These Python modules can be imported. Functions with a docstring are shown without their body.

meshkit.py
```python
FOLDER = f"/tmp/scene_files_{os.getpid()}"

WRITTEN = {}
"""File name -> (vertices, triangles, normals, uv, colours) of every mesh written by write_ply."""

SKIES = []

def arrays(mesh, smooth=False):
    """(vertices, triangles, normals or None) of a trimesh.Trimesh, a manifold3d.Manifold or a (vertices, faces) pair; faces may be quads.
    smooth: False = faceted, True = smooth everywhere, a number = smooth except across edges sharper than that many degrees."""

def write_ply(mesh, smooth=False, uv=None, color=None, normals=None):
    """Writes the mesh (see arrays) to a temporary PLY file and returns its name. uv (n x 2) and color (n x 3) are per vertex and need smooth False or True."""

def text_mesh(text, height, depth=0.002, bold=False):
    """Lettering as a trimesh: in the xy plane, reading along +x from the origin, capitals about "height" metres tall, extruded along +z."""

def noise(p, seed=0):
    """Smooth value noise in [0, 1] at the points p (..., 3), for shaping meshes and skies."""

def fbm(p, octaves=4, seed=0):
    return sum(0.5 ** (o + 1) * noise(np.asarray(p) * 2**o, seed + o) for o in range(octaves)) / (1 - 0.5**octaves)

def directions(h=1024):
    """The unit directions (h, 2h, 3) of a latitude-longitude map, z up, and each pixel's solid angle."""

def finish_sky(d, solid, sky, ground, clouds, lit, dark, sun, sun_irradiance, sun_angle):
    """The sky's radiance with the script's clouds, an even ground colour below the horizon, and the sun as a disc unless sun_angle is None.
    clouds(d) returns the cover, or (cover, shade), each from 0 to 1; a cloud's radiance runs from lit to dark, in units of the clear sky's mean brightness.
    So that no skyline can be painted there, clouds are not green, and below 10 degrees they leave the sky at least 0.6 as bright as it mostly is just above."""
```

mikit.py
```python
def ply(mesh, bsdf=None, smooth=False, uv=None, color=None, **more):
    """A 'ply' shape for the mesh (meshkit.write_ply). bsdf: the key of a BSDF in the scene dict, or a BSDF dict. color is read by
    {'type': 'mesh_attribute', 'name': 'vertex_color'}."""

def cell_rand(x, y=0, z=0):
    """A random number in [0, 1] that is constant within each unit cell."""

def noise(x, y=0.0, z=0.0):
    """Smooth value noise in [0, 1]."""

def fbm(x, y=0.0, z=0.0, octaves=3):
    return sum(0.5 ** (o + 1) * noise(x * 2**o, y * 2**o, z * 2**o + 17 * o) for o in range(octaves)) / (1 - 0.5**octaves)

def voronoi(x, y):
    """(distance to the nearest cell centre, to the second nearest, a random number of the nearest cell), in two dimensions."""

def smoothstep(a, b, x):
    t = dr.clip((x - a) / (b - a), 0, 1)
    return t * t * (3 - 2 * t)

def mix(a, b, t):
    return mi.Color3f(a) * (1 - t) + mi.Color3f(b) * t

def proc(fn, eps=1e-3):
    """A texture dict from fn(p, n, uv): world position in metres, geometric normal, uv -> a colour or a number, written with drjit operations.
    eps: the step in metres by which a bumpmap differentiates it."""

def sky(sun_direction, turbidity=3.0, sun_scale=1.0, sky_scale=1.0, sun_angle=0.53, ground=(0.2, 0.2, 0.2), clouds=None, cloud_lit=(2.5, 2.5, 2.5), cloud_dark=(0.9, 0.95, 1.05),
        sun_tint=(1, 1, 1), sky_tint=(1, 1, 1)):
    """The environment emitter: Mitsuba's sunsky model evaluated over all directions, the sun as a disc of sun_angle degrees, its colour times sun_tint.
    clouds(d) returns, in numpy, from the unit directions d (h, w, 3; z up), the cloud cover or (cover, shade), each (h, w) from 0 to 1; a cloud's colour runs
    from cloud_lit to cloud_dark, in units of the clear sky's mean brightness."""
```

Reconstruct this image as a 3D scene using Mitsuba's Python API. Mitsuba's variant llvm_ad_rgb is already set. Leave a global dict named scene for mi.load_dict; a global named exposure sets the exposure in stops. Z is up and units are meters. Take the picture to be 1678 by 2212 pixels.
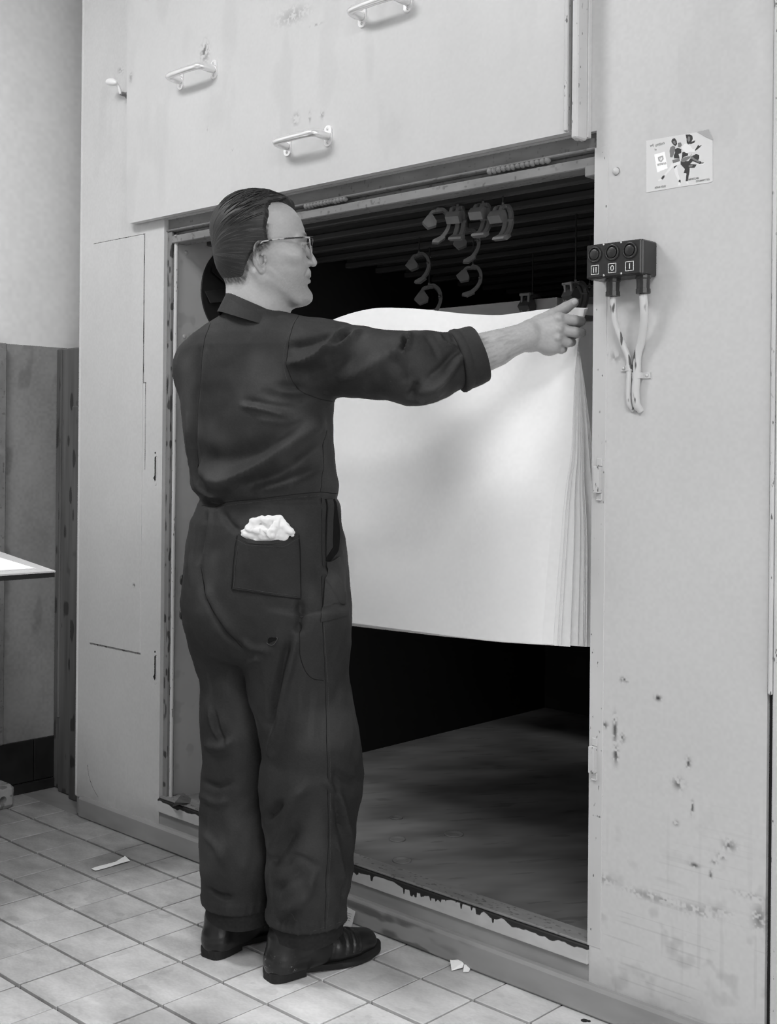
import math, random
import numpy as np, trimesh, drjit as dr, mitsuba as mi, mikit, meshkit
import manifold3d as m3
import shapely.geometry as sg
from shapely.ops import unary_union
from scipy.spatial import cKDTree

# ------------------------------------------------------------------ camera, light, exposure
exposure = 0.16
random.seed(7)
T = mi.ScalarTransform4f
FOCAL, YAW, ROLL, CY, EYE = 2636.0, -0.760547, 0.0094215, 969.0, 1.17      # focal length in pixels of the 1678 x 2212 frame
_r0 = np.array([math.cos(YAW), -math.sin(YAW), 0.0]); FWD = np.array([math.sin(YAW), math.cos(YAW), 0.0]); _u0 = np.array([0, 0, 1.0])
RIGHT = _r0 * math.cos(ROLL) + _u0 * math.sin(ROLL); UP = -_r0 * math.sin(ROLL) + _u0 * math.cos(ROLL)
CAM = np.array([0.0, 0.0, EYE])
scene, labels = {}, {}
scene['camera'] = {'type': 'perspective', 'fov': math.degrees(2 * math.atan(839 / FOCAL)), 'fov_axis': 'x', 'near_clip': 0.05, 'far_clip': 60.0,
                   'principal_point_offset_x': 0.0, 'principal_point_offset_y': (1106.0 - CY) / 2212.0,
                   'to_world': T().look_at(origin=CAM.tolist(), target=(CAM + FWD).tolist(), up=UP.tolist())}
LAMPS = [  # centre, size x, size y, radiance : ceiling key fitting, then an unseen lamp added as fill
    ((-2.62, 0.70, 3.05), 0.80, 0.45, 33.0),
    ((0.15, 0.25, 3.05), 1.20, 0.40, 34.0),
]
FILL_WINDOW = ((-1.7, 1.1), (0.95, 2.65), 3.6)        # y range, z range, radiance of the daylight in the unseen window added as fill from the right

# ------------------------------------------------------------------ measuring helpers: a sight line through a place of the frame, met with a real plane
def sight(x, y): return FWD + (x - 839) / FOCAL * RIGHT - (y - CY) / FOCAL * UP
def on_y(x, y, Y): d = sight(x, y); return CAM + (Y - CAM[1]) / d[1] * d
def on_x(x, y, X): d = sight(x, y); return CAM + (X - CAM[0]) / d[0] * d
def on_z(x, y, Z=0.0): d = sight(x, y); return CAM + (Z - CAM[2]) / d[2] * d
def deep(x, y, t): return CAM + t * sight(x, y)

# ------------------------------------------------------------------ scene helpers
def key_for(name):
    if name not in scene and not any(k.startswith(name + '__') for k in scene): return name
    n = 1
    while True:
        k = f'{name}_{n:03d}'
        if k not in scene and not any(q.startswith(k + '__') for q in scene): return k
        n += 1
def tag(key, label=None, category=None, group=None, kind=None):
    d = {}
    if label: d['label'] = label
    if category: d['category'] = category
    if group: d['group'] = group
    if kind: d['kind'] = kind
    if d: labels[key] = d
    return key
def put(name, mesh, mat, smooth=False, to_world=None, color=None, **tags):
    key = key_for(name)
    d = dict(mesh) if isinstance(mesh, dict) else mikit.ply(mesh, mat, smooth=smooth, color=color)
    if isinstance(mesh, dict) and mat is not None: d['bsdf'] = {'type': 'ref', 'id': mat}
    if to_world is not None: d['to_world'] = to_world
    scene[key] = d
    return tag(key, **tags)
def part(parent, name, mesh, mat, smooth=False, **k): return put(parent + '__' + name, mesh, mat, smooth, **k)

def chamfer_box(x0, x1, y0, y1, z0, z1, c=0.002):
    c = min(c, (x1 - x0) / 2.01, (y1 - y0) / 2.01, (z1 - z0) / 2.01)
    pts = []
    for sx in (0, 1):
        for sy in (0, 1):
            for sz in (0, 1):
                b = np.array([(x0, x1)[sx], (y0, y1)[sy], (z0, z1)[sz]]); i = np.array([1 - 2 * sx, 1 - 2 * sy, 1 - 2 * sz]) * c
                for ax in range(3):
                    p = b + i; p[ax] = b[ax]; pts.append(p)
    return trimesh.convex.convex_hull(np.array(pts))
def box(x0, x1, y0, y1, z0, z1): return trimesh.creation.box(bounds=[[x0, y0, z0], [x1, y1, z1]])
def join(*ms): return trimesh.util.concatenate([m for m in ms])
def tube(path, r, n=12, closed=False, flat=None):
    """A round tube along a path; r a number or one per point. flat: (normal, factor) squashes it along a direction."""
    P = np.asarray(path, float); r = np.broadcast_to(np.asarray(r, float), (len(P),))
    t = np.gradient(P, axis=0) if not closed else np.roll(P, -1, 0) - np.roll(P, 1, 0)
    t /= np.linalg.norm(t, axis=1, keepdims=True) + 1e-12
    u = np.cross(t[0], [0, 0, 1.0] if abs(t[0][2]) < .9 else [1.0, 0, 0]); rings = []
    a = np.arange(n) * 2 * np.pi / n
    for i in range(len(P)):
        u = u - t[i] * (u @ t[i]); u /= np.linalg.norm(u) + 1e-12
        w = np.cross(t[i], u)
        o = r[i] * (np.cos(a)[:, None] * u + np.sin(a)[:, None] * w)
        if flat is not None:
            nn = np.asarray(flat[0], float); nn = nn / np.linalg.norm(nn); o = o - np.outer(o @ nn, nn) * (1 - flat[1])
        rings.append(P[i] + o)
    V = np.vstack(rings); m = len(P); F = []
    for i in range(m if closed else m - 1):
        j = (i + 1) % m
        for k in range(n):
            l = (k + 1) % n
            F += [[i * n + k, i * n + l, j * n + l], [i * n + k, j * n + l, j * n + k]]
    if not closed:
        V = np.vstack([V, P[0], P[-1]])
        for k in range(n):
            l = (k + 1) % n
            F += [[m * n, l, k], [m * n + 1, (m - 1) * n + k, (m - 1) * n + l]]
    return trimesh.Trimesh(V, F, process=False)
def curve(pts, n=40):
    """Catmull-Rom through the points."""
    P = np.asarray(pts, float)
    if len(P) < 3: return P[0] + np.linspace(0, 1, n)[:, None] * (P[-1] - P[0])
    P = np.vstack([2 * P[0] - P[1], P, 2 * P[-1] - P[-2]]); out = []
    segs = len(P) - 3
    for s in np.linspace(0, segs - 1e-9, n):
        i = int(s); t = s - i; a, b, c, d = P[i:i + 4]
        out.append(.5 * (2 * b + (c - a) * t + (2 * a - 5 * b + 4 * c - d) * t * t + (3 * b - a - 3 * c + d) * t ** 3))
    return np.array(out)
def lathe(profile, n=28):
    """profile: (radius, height) points, turned about z."""
    return trimesh.creation.revolve(np.asarray(profile, float), sections=n)
def turn(mesh, frm, to, at):
    """Moves a mesh built about the axis frm so that the axis points along to, at a place."""
    m = mesh.copy(); m.apply_transform(trimesh.geometry.align_vectors(np.asarray(frm, float), np.asarray(to, float))); m.apply_translation(at); return m
def extrude_y(poly, y0, y1):
    """A polygon in x, z given its thickness along y."""
    m = trimesh.creation.extrude_polygon(poly, y1 - y0, engine='earcut')
    v = m.vertices.copy(); m.vertices = np.c_[v[:, 0], y1 - v[:, 2], v[:, 1]]; return m

# ------------------------------------------------------------------ materials
def grey(v): return {'type': 'rgb', 'value': [v, v, v]}
def mat(name, color, rough=0.6, spec=0.4, metallic=0.0, bump=None, bump_scale=1.0, **more):
    c = color if isinstance(color, dict) else grey(color)
    b = {'type': 'principled', 'base_color': c, 'roughness': rough, 'specular': spec, **more}
    if metallic: b['metallic'] = metallic
    if bump is not None: b = {'type': 'bumpmap', 'arbitrary': bump, 'scale': bump_scale, 'bsdf': b}
    scene[name] = {'type': 'twosided', 'bsdf': b}
    return name
N, FB, SS = mikit.noise, mikit.fbm, mikit.smoothstep
def g3(v): v = dr.clip(v, 0, 1); return mi.Color3f(v, v, v)

WALL = 2.135            # the machine's front sheet
PAINT = 0.475
# scuffs and rust marks on the painted front: (x, z, half width, half height, strength)
def _marks(rows):
    out = []
    for px, py, w, h, s in rows:
        p = on_y(px, py, WALL); q = on_y(px + w, py, WALL); q2 = on_y(px, py + h, WALL)
        out.append((p[0], p[2], abs(q[0] - p[0]) + 1e-4, abs(q2[2] - p[2]) + 1e-4, s))
    return out
MARKS = _marks([(1348, 1469, 7, 5, .9), (1421, 1508, 6, 5, 1.0), (1328, 1575, 4, 26, .9), (1306, 1566, 6, 6, .8), (1344, 1594, 5, 8, .7), (1330, 1630, 5, 16, .9), (1486, 1648, 5, 9, .9),
    (1465, 1693, 10, 10, .8), (1495, 1745, 3, 12, .9), (1460, 1778, 5, 5, .7), (1500, 1869, 8, 4, .9), (1535, 1890, 3, 8, .8), (1575, 1826, 11, 9, .8), (1558, 1850, 8, 6, .6), (1541, 1862, 7, 4, .5),
    (1276, 1920, 9, 12, .9), (1290, 1895, 28, 8, .5), (1400, 1935, 40, 8, .45), (1440, 1945, 24, 4, .6), (1500, 1965, 40, 10, .4), (1640, 1985, 12, 22, .7), (1620, 1935, 30, 6, .4), (1545, 1965, 30, 5, .35),
    (1330, 770, 9, 10, .55), (1310, 756, 4, 9, .6), (1345, 742, 5, 5, .7), (291, 1264, 2, 3, .9), (460, 118, 7, 16, .8), (461, 97, 2, 7, .5), (657, 262, 5, 10, .6), (687, 258, 2, 9, .5), (714, 252, 3, 7, .5),
    (262, 152, 5, 5, .6), (300, 172, 3, 9, .4), (650, 40, 26, 14, .35), (700, 60, 10, 2, .4), (1270, 1875, 9, 3, .6), (520, 330, 3, 3, .4), (466, 283, 4, 3, .4), (370, 1120, 5, 2, .8)])
def paint_fn(p, n, uv):
    m = 0.93 + 0.10 * FB(p.x * 5, p.z * 5, p.y * 5, octaves=2) + 0.05 * (N(p.x * 160, p.z * 160, p.y * 90) - .5)
    rough_edge = N(p.x * 210, p.z * 210) * 1.5 + N(p.x * 70, p.z * 70)
    dark = mi.Float(0)
    for (x, z, w, h, s) in MARKS:
        d = dr.square((p.x - x) / w) + dr.square((p.z - z) / h)
        dark = dr.maximum(dark, s * dr.exp(-d * .8) * SS(.85, 1.55, rough_edge))
    # faint vertical drips and level scratches low down, where trolleys rub
    low = SS(0.62, 0.15, p.z)
    scr = SS(.74, .86, N(p.x * 7 + 3 * N(p.z * 30), p.z * 190)) * SS(.45, .7, FB(p.x * 9, p.z * 9, octaves=2))
    drip = SS(.78, .9, N(p.x * 85, p.z * 5)) * .5
    dirt = low * (.16 + .84 * SS(-2.2, -1.5, p.x)) * (.09 * scr + .14 * drip + .15 * SS(.58, .8, FB(p.x * 24, p.z * 24, 3.0)))
    dirt += .30 * SS(.14, .06, p.z) * FB(p.x * 14, p.z * 20, octaves=2)
    smear = .05 * SS(.52, .75, FB(p.x * 13, p.z * 5.2, 8.0)) * SS(1.4, 2.0, p.z)
    v = PAINT * m * (1 - smear) * (1 - dr.clip(dirt, 0, .6)) 
    return g3(v * (1 - dark) + .035 * dark)
mat('mat_paint', mikit.proc(paint_fn), .45, .35)
mat('mat_paint_plain', .47, .4, .4)
def paint_chipped_fn(p, n, uv):   # enamel with chips down to the dark metal, on edges and frames
    c = SS(.70, .78, FB(p.x * 190, p.z * 80, p.y * 190)) * .85
    return g3((.42 + .07 * N(p.x * 30, p.z * 12, p.y * 30)) * (1 - c) + .05 * c)
mat('mat_paint_chipped', mikit.proc(paint_chipped_fn), .5, .35)
mat('mat_frame', mikit.proc(lambda p, n, uv: g3(.13 + .09 * FB(p.x * 12, p.z * 40, p.y * 40) - .07 * SS(.62, .8, FB(p.x * 110, p.z * 110, p.y * 110, octaves=2)))), .6, .3)
mat('mat_gasket', mikit.proc(lambda p, n, uv: g3(.15 + .05 * N(p.x * 50, p.z * 12, p.y * 50) - .13 * SS(.60, .72, N(p.x * 120, p.z * 45, p.y * 120)))), .8, .2)
mat('mat_black', .012, .55, .35)
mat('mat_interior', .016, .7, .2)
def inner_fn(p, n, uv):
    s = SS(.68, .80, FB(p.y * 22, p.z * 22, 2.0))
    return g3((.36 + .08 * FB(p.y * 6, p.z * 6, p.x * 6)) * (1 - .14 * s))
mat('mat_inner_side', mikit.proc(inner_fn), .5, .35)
def plaster_fn(p, n, uv):
    return g3(.68 + .07 * (FB(p.y * 9, p.z * 9, p.x * 9) - .5) + .05 * (N(p.y * 70, p.z * 70, p.x * 70) - .5))
mat('mat_plaster', mikit.proc(plaster_fn), .85, .2)
def dado_fn(p, n, uv):
    s = SS(.60, .74, FB(p.y * 16 + 4, p.z * 10, octaves=3))
    return g3((.235 + .10 * (FB(p.y * 7, p.z * 7, octaves=3) - .5) + .03 * (N(p.y * 120, p.z * 120) - .5)) * (1 - .2 * s))
mat('mat_dado', mikit.proc(dado_fn), .6, .35)
mat('mat_dark_tile', mikit.proc(lambda p, n, uv: g3(.012 + .012 * FB(p.y * 20, p.z * 20))), .3, .45)
TX0, TXP, TY0, TYP = -2.694, 0.149, 1.850, 0.160
def tile_tone(p):
    cx, cy = dr.floor((p.x - TX0) / TXP), dr.floor((p.y - TY0) / TYP)
    r = mikit.cell_rand(cx, cy)
    streak = FB(p.x * 10 + 9 * r, p.y * 22 + 5 * r, r * 20, octaves=3)
    fine = N(p.x * 150, p.y * 260)
    spot = SS(.70, .80, N(p.x * 45, p.y * 45, 5.0)) * SS(.5, .7, FB(p.x * 8, p.y * 8, 3.0))
    grime_shade = SS(.46, .75, FB(p.x * 3.1 + 2, p.y * 3.4, 1.0, octaves=3)) + 1.0 * SS(-1.9, -3.3, p.x)  # patchy grime, plus shade painted in towards the left
    return (.50 + .17 * SS(-2.3, -1.7, p.x) + .09 * (r - .5) + .36 * (streak - .5) + .06 * (fine - .5)) * (1 - .12 * spot) * (1 - .30 * grime_shade)  # tiles at the right painted lighter, standing in for stronger light
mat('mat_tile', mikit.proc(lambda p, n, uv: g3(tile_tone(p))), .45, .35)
def floor_fn(p, n, uv):
    fx, fy = (p.x - TX0) / TXP, (p.y - TY0) / TYP
    dx, dy = dr.abs(fx - dr.round(fx)) * TXP, dr.abs(fy - dr.round(fy)) * TYP
    g = dr.maximum(SS(.0025, .0012, dx), SS(.0035, .002, dy))
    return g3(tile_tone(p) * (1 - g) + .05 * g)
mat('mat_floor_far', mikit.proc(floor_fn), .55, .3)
mat('mat_grout', mikit.proc(lambda p, n, uv: g3(.010 + .012 * FB(p.x * 60, p.y * 60))), .9, .1)
def plinth_fn(p, n, uv):
    s = FB(p.x * 7, p.z * 26, p.y * 20, octaves=3)
    d = SS(.50, .68, FB(p.x * 11, p.z * 34, 6.0))
    return g3((.25 + .14 * (s - .5)) * (1 - .55 * d * SS(-1.55, -1.95, p.x) * SS(-2.6, -2.2, p.x) * SS(.066, .05, p.z)))
mat('mat_plinth', mikit.proc(plinth_fn), .7, .25)
def flaked_fn(p, n, uv):   # white sill face whose paint has flaked away along its top
    edge = .1375 - .018 * FB(p.x * 30, 1.0, octaves=3) * SS(.25, .6, N(p.x * 9 + 3)) - .012 * SS(.55, .9, N(p.x * 130)) * SS(-1.55, -1.75, p.x) * SS(-2.3, -2.1, p.x)
    t = SS(edge - .0012, edge + .0012, p.z)
    return g3((.42 + .10 * (FB(p.x * 22, p.z * 50) - .5)) * (1 - t) + .02 * t)
mat('mat_flaked', mikit.proc(flaked_fn), .6, .3)
def pit_fn(p, n, uv):
    s = FB(p.x * 10 - p.y * 7, p.y * 4 + p.x * 3, octaves=3)
    t = SS(.70, .8, FB(p.x * 40 - p.y * 26, p.y * 9 + p.x * 7, 4.0))
    return g3((.125 + .14 * (s - .45)) * (1 - .22 * t) + .004)
mat('mat_pit', mikit.proc(pit_fn), .5, .4)
def wood_fn(p, n, uv):
    gr = FB(p.x * 45, p.y * 45, p.z * 2.2, octaves=3)
    c = SS(.68, .78, N(p.x * 60, p.y * 60, p.z * 16))
    return g3((.075 + .10 * (gr - .4)) * (1 - .65 * c) + .01)
mat('mat_old_wood', mikit.proc(wood_fn), .75, .25)
mat('mat_paper', mikit.proc(lambda p, n, uv: g3(.84 + .03 * (N(p.x * 140, p.z * 140, p.y * 60) - .5))), .8, .2)
mat('mat_paper_white', .82, .8, .2)
mat('mat_card', .56, .6, .3)
mat('mat_metal', .62, .28, .5, metallic=.85)
mat('mat_enamel', .62, .22, .5); mat('mat_grip', .80, .26, .5, metallic=.75)
mat('mat_clip', mikit.proc(lambda p, n, uv: g3(.15 + .05 * N(p.x * 70, p.z * 70, p.y * 70))), .55, .35)
mat('mat_bakelite', .016, .3, .5)
mat('mat_lamp_body', .6, .5, .3)

# ------------------------------------------------------------------ the room
FX0, FX1, FY0, FY1 = -3.715, 2.4, -3.2, 2.16
IX0, IX1, IY0, IY1 = TX0 - 7 * TXP, TX0 + 14 * TXP, TY0 - 9 * TYP, 2.16      # where the tiles are laid one by one
slab = join(box(FX0, FX1, FY0, FY1, -.06, -.010))
put('floor', slab, 'mat_grout', kind='structure', label='square ceramic tile floor with dark joints')
far = join(box(FX0, FX1, FY0, IY0, -.012, -.0005), box(IX1, FX1, IY0, FY1, -.012, -.0005))
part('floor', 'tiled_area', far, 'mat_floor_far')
tile_plys = {}
def tile_ply(w, d):
    k = (round(w, 3), round(d, 3))
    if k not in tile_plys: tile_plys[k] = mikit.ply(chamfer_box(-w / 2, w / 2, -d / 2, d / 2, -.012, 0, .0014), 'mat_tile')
    return tile_plys[k]
rng = np.random.default_rng(3)
for i in range(-7, 14):
    for j in range(-9, 2):
        gx, gy = .0019 + .0008 * rng.random(), .0040 + .0014 * rng.random()
        x0, x1 = TX0 + i * TXP + gx, TX0 + (i + 1) * TXP - gx
        y0, y1 = TY0 + j * TYP + gy, min(TY0 + (j + 1) * TYP - gy, 2.128)
        if i == -7: x0 = max(x0, FX0 + .001)
        if y1 - y0 < .02: continue
        w, d = x1 - x0, y1 - y0
        tw = T().translate([(x0 + x1) / 2, (y0 + y1) / 2, float(rng.normal(0, .0004))]).rotate([1, 0, 0], float(rng.normal(0, .12))).rotate([0, 1, 0], float(rng.normal(0, .12)))
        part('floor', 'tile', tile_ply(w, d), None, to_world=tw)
patch = box(FX0, -3.39, 2.128, 2.6, -.012, -.001)
part('floor', 'threshold_patch', patch, 'mat_plinth')

put('wall_left', box(FX0 - .1, FX0, FY0, 3.4, 1.506, 3.25), 'mat_plaster', kind='structure', label='rough plaster wall, white above and grey painted below')
part('wall_left', 'dado', box(FX0 - .1, FX0 + .0015, FY0, 3.4, .176, 1.506), 'mat_dado', label='grey painted lower wall')
for k, y0 in enumerate(np.arange(2.17 - .30 * 4, 2.5, .30)):
    part('wall_left', 'skirting_tile', chamfer_box(FX0, FX0 + .010, y0 + .0015, y0 + .2985, .036, .176, .002), 'mat_dark_tile')
put('baseboard_left', chamfer_box(FX0, FX0 + .014, FY0, 2.60, 0, .034, .003), 'mat_dark_tile', kind='structure', label='black strip at the foot of the dark skirting tiles')
put('trim_2', chamfer_box(FX0, FX0 + .03, 1.90, 2.047, .18, 1.506, .004), 'mat_frame', kind='structure', label='dark upright strip on the grey lower wall, at the frame edge')
(wy0, wy1), (wz0, wz1), wrad = FILL_WINDOW
put('wall_right', join(box(FX1, FX1 + .1, FY0, wy0, 0, 3.25), box(FX1, FX1 + .1, wy1, 3.4, 0, 3.25), box(FX1, FX1 + .1, wy0, wy1, 0, wz0), box(FX1, FX1 + .1, wy0, wy1, wz1, 3.25)), 'mat_plaster', kind='structure')
part('fill_window_1', 'frame', join(*[chamfer_box(FX1 + .03, FX1 + .07, wy0 + (wy1 - wy0) * k / 4 - .025, wy0 + (wy1 - wy0) * k / 4 + .025, wz0, wz1, .004) for k in range(5)], *[chamfer_box(FX1 + .03, FX1 + .07, wy0, wy1, wz0 + (wz1 - wz0) * k / 2 - .025, wz0 + (wz1 - wz0) * k / 2 + .025, .004) for k in range(3)]), 'mat_lamp_body')
scene['fill_window_1__fill_light'] = {'type': 'rectangle', 'to_world': T().translate([FX1 + .09, (wy0 + wy1) / 2, (wz0 + wz1) / 2]).rotate([0, 1, 0], -90).scale([(wz1 - wz0) / 2, (wy1 - wy0) / 2, 1]), 'bsdf': {'type': 'ref', 'id': 'mat_lamp_body'}, 'emitter': {'type': 'area', 'radiance': grey(wrad)}}
tag('fill_window_1', label='unseen tall window added in the right-hand wall as fill light', kind='structure')
put('wall_back', box(FX0 - .1, FX1 + .1, FY0 - .1, FY0, 0, 3.25), 'mat_plaster', kind='structure')
put('ceiling', box(FX0 - .1, FX1 + .1, FY0 - .1, 3.4, 3.25, 3.35), 'mat_plaster', kind='structure')
for c, sx, sy, rad in LAMPS:
    k = key_for('ceiling_lamp')
    x, y, z = c
    part(k, 'housing', chamfer_box(x - sx / 2 - .03, x + sx / 2 + .03, y - sy / 2 - .03, y + sy / 2 + .03, z + .004, 3.25, .01), 'mat_lamp_body')
    scene[k + '__diffuser'] = {'type': 'rectangle', 'to_world': T().translate([x, y, z]).rotate([1, 0, 0], 180).scale([sx / 2, sy / 2, 1]),
                               'bsdf': {'type': 'ref', 'id': 'mat_lamp_body'}, 'emitter': {'type': 'area', 'radiance': grey(rad)}}
    tag(k, label='fluorescent ceiling lamp %s' % ('over the cabinet side of the room' if x < -1 else 'added as fill behind the photographer'), category='lamp')

# ------------------------------------------------------------------ the machine's front
ML, MR, JL, JR = -3.392, -1.052, -2.947, -1.442
front = m3.CrossSection([[(ML, .056), (JL, .056), (JL, 1.836), (JR, 1.836), (JR, .056), (MR, .056), (MR, 3.25), (ML, 3.25)]])
front = trimesh.creation.extrude_polygon(sg.Polygon(front.to_polygons()[0]), .035, engine='earcut')
w = front.vertices.copy(); front.vertices = np.c_[w[:, 0], WALL + .035 - w[:, 2], w[:, 1]]; front.fix_normals()
put('wall_front', front, 'mat_paint', kind='structure', label='light grey painted sheet metal front of the paper conditioning cabinet')
part('wall_front', 'side_sheet', box(ML, ML + .03, WALL + .035, 3.4, 0, 3.25), 'mat_paint')
part('wall_front', 'corner_bead', tube([[ML + .002, WALL + .005, .06], [ML + .002, WALL + .005, 3.2]], .0075, 14), 'mat_paint', True)
_sc = [on_y(x, y, WALL) for x, y in ((189, 1652), (192, 1675), (200, 1700), (212, 1722))]
part('wall_front', 'scratch', tube(curve(_sc, 14), .0009, 6), 'mat_gasket', True)
# screwed hatch on the left pier, its seams painted over
hx0, hx1 = -3.318, -3.046
hatch = chamfer_box(hx0, hx1, WALL - .0025, WALL + .001, .552, 1.803, .001)
part('wall_front', 'hatch_panel', hatch, 'mat_paint')
part('wall_front', 'panel_seam', join(box(hx1, hx1 + .0035, WALL - .0006, WALL + .001, 1.36, 1.803), box(hx0, hx1, WALL - .0006, WALL + .001, .547, .552), box(hx0, hx1 + .0035, WALL - .0006, WALL + .001, 1.803, 1.8055),
     box(hx1, hx1 + .016, WALL - .0006, WALL + .001, 1.358, 1.361), box(hx1 + .013, hx1 + .0145, WALL - .0006, WALL + .001, 1.1, 1.36)), 'mat_gasket')
# plinth, ledge and sill
put('baseboard_front', join(chamfer_box(-3.355, FX1, 2.118, 2.19, 0, .064, .006), box(ML, FX1, 2.14, 2.25, 0, .06)), 'mat_plinth', kind='structure', label='scuffed plinth along the foot of the cabinet front')
put('trim_3', chamfer_box(JL, JR, WALL + .002, WALL + .05, .06, .100, .002), 'mat_plinth', kind='structure', label='recessed grey band between plinth and sill')
put('trim_4', chamfer_box(JL, JR, WALL - .006, WALL + .03, .100, .1385, .002), 'mat_flaked', kind='structure', label='white sill face with flaking paint below the cabinet floor')
put('trim_5', chamfer_box(JL, JR, WALL - .001, WALL + .055, .1385, .1445, .002), 'mat_frame', kind='structure', label='worn metal edge along the front of the cabinet floor')
# jambs
put('trim_6', join(chamfer_box(JL, JL + .020, WALL + .012, WALL + .04, .14, 1.80, .001)), 'mat_gasket', kind='structure', label='crumbling dark rubber gasket in the left side of the opening')
put('trim_7', tube([[JL + .026, WALL + .024, .14], [JL + .026, WALL + .024, 1.79]], .006, 10), 'mat_paint_chipped', True, kind='structure', label='pale round bead along the left side of the opening')
put('trim_8', chamfer_box(JR - .004, JR + .03, WALL - .0015, WALL + .05, .14, 1.80, .001), 'mat_paint_chipped', kind='structure', label='chipped edge strip on the right side of the opening')
# lintel: set back under the raised door
LT = [(-3.002, -1.440, 2.150, 2.30, 1.806, 1.84), (-2.985, -1.440, 2.142, 2.30, 1.800, 1.806), (-2.97, -1.442, 2.165, 2.30, 1.786, 1.800), (-2.955, -1.443, 2.148, 2.20, 1.765, 1.787)]
put('trim_9', join(*[chamfer_box(*b, .002) for b in LT]), 'mat_frame', kind='structure', label='dark stepped lintel over the cabinet opening')
rng = np.random.default_rng(5)
for x0, x1 in ((-2.345, -2.20), (-1.735, -1.575)):
    n = 13
    for k in range(n):
        s = trimesh.creation.icosphere(1, .0075); s.apply_scale([1, 1.0, .8 + .3 * rng.random()]); s.apply_translation([x0 + (x1 - x0) * k / (n - 1), 2.146, 1.797]); part('trim_9', 'weld_bead', s, 'mat_frame', True)
put('trim_10', chamfer_box(-1.475, -1.447, 2.14, 2.20, 1.745, 1.768, .002), 'mat_frame', kind='structure', label='small dark stop block under the right end of the lintel')
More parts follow.
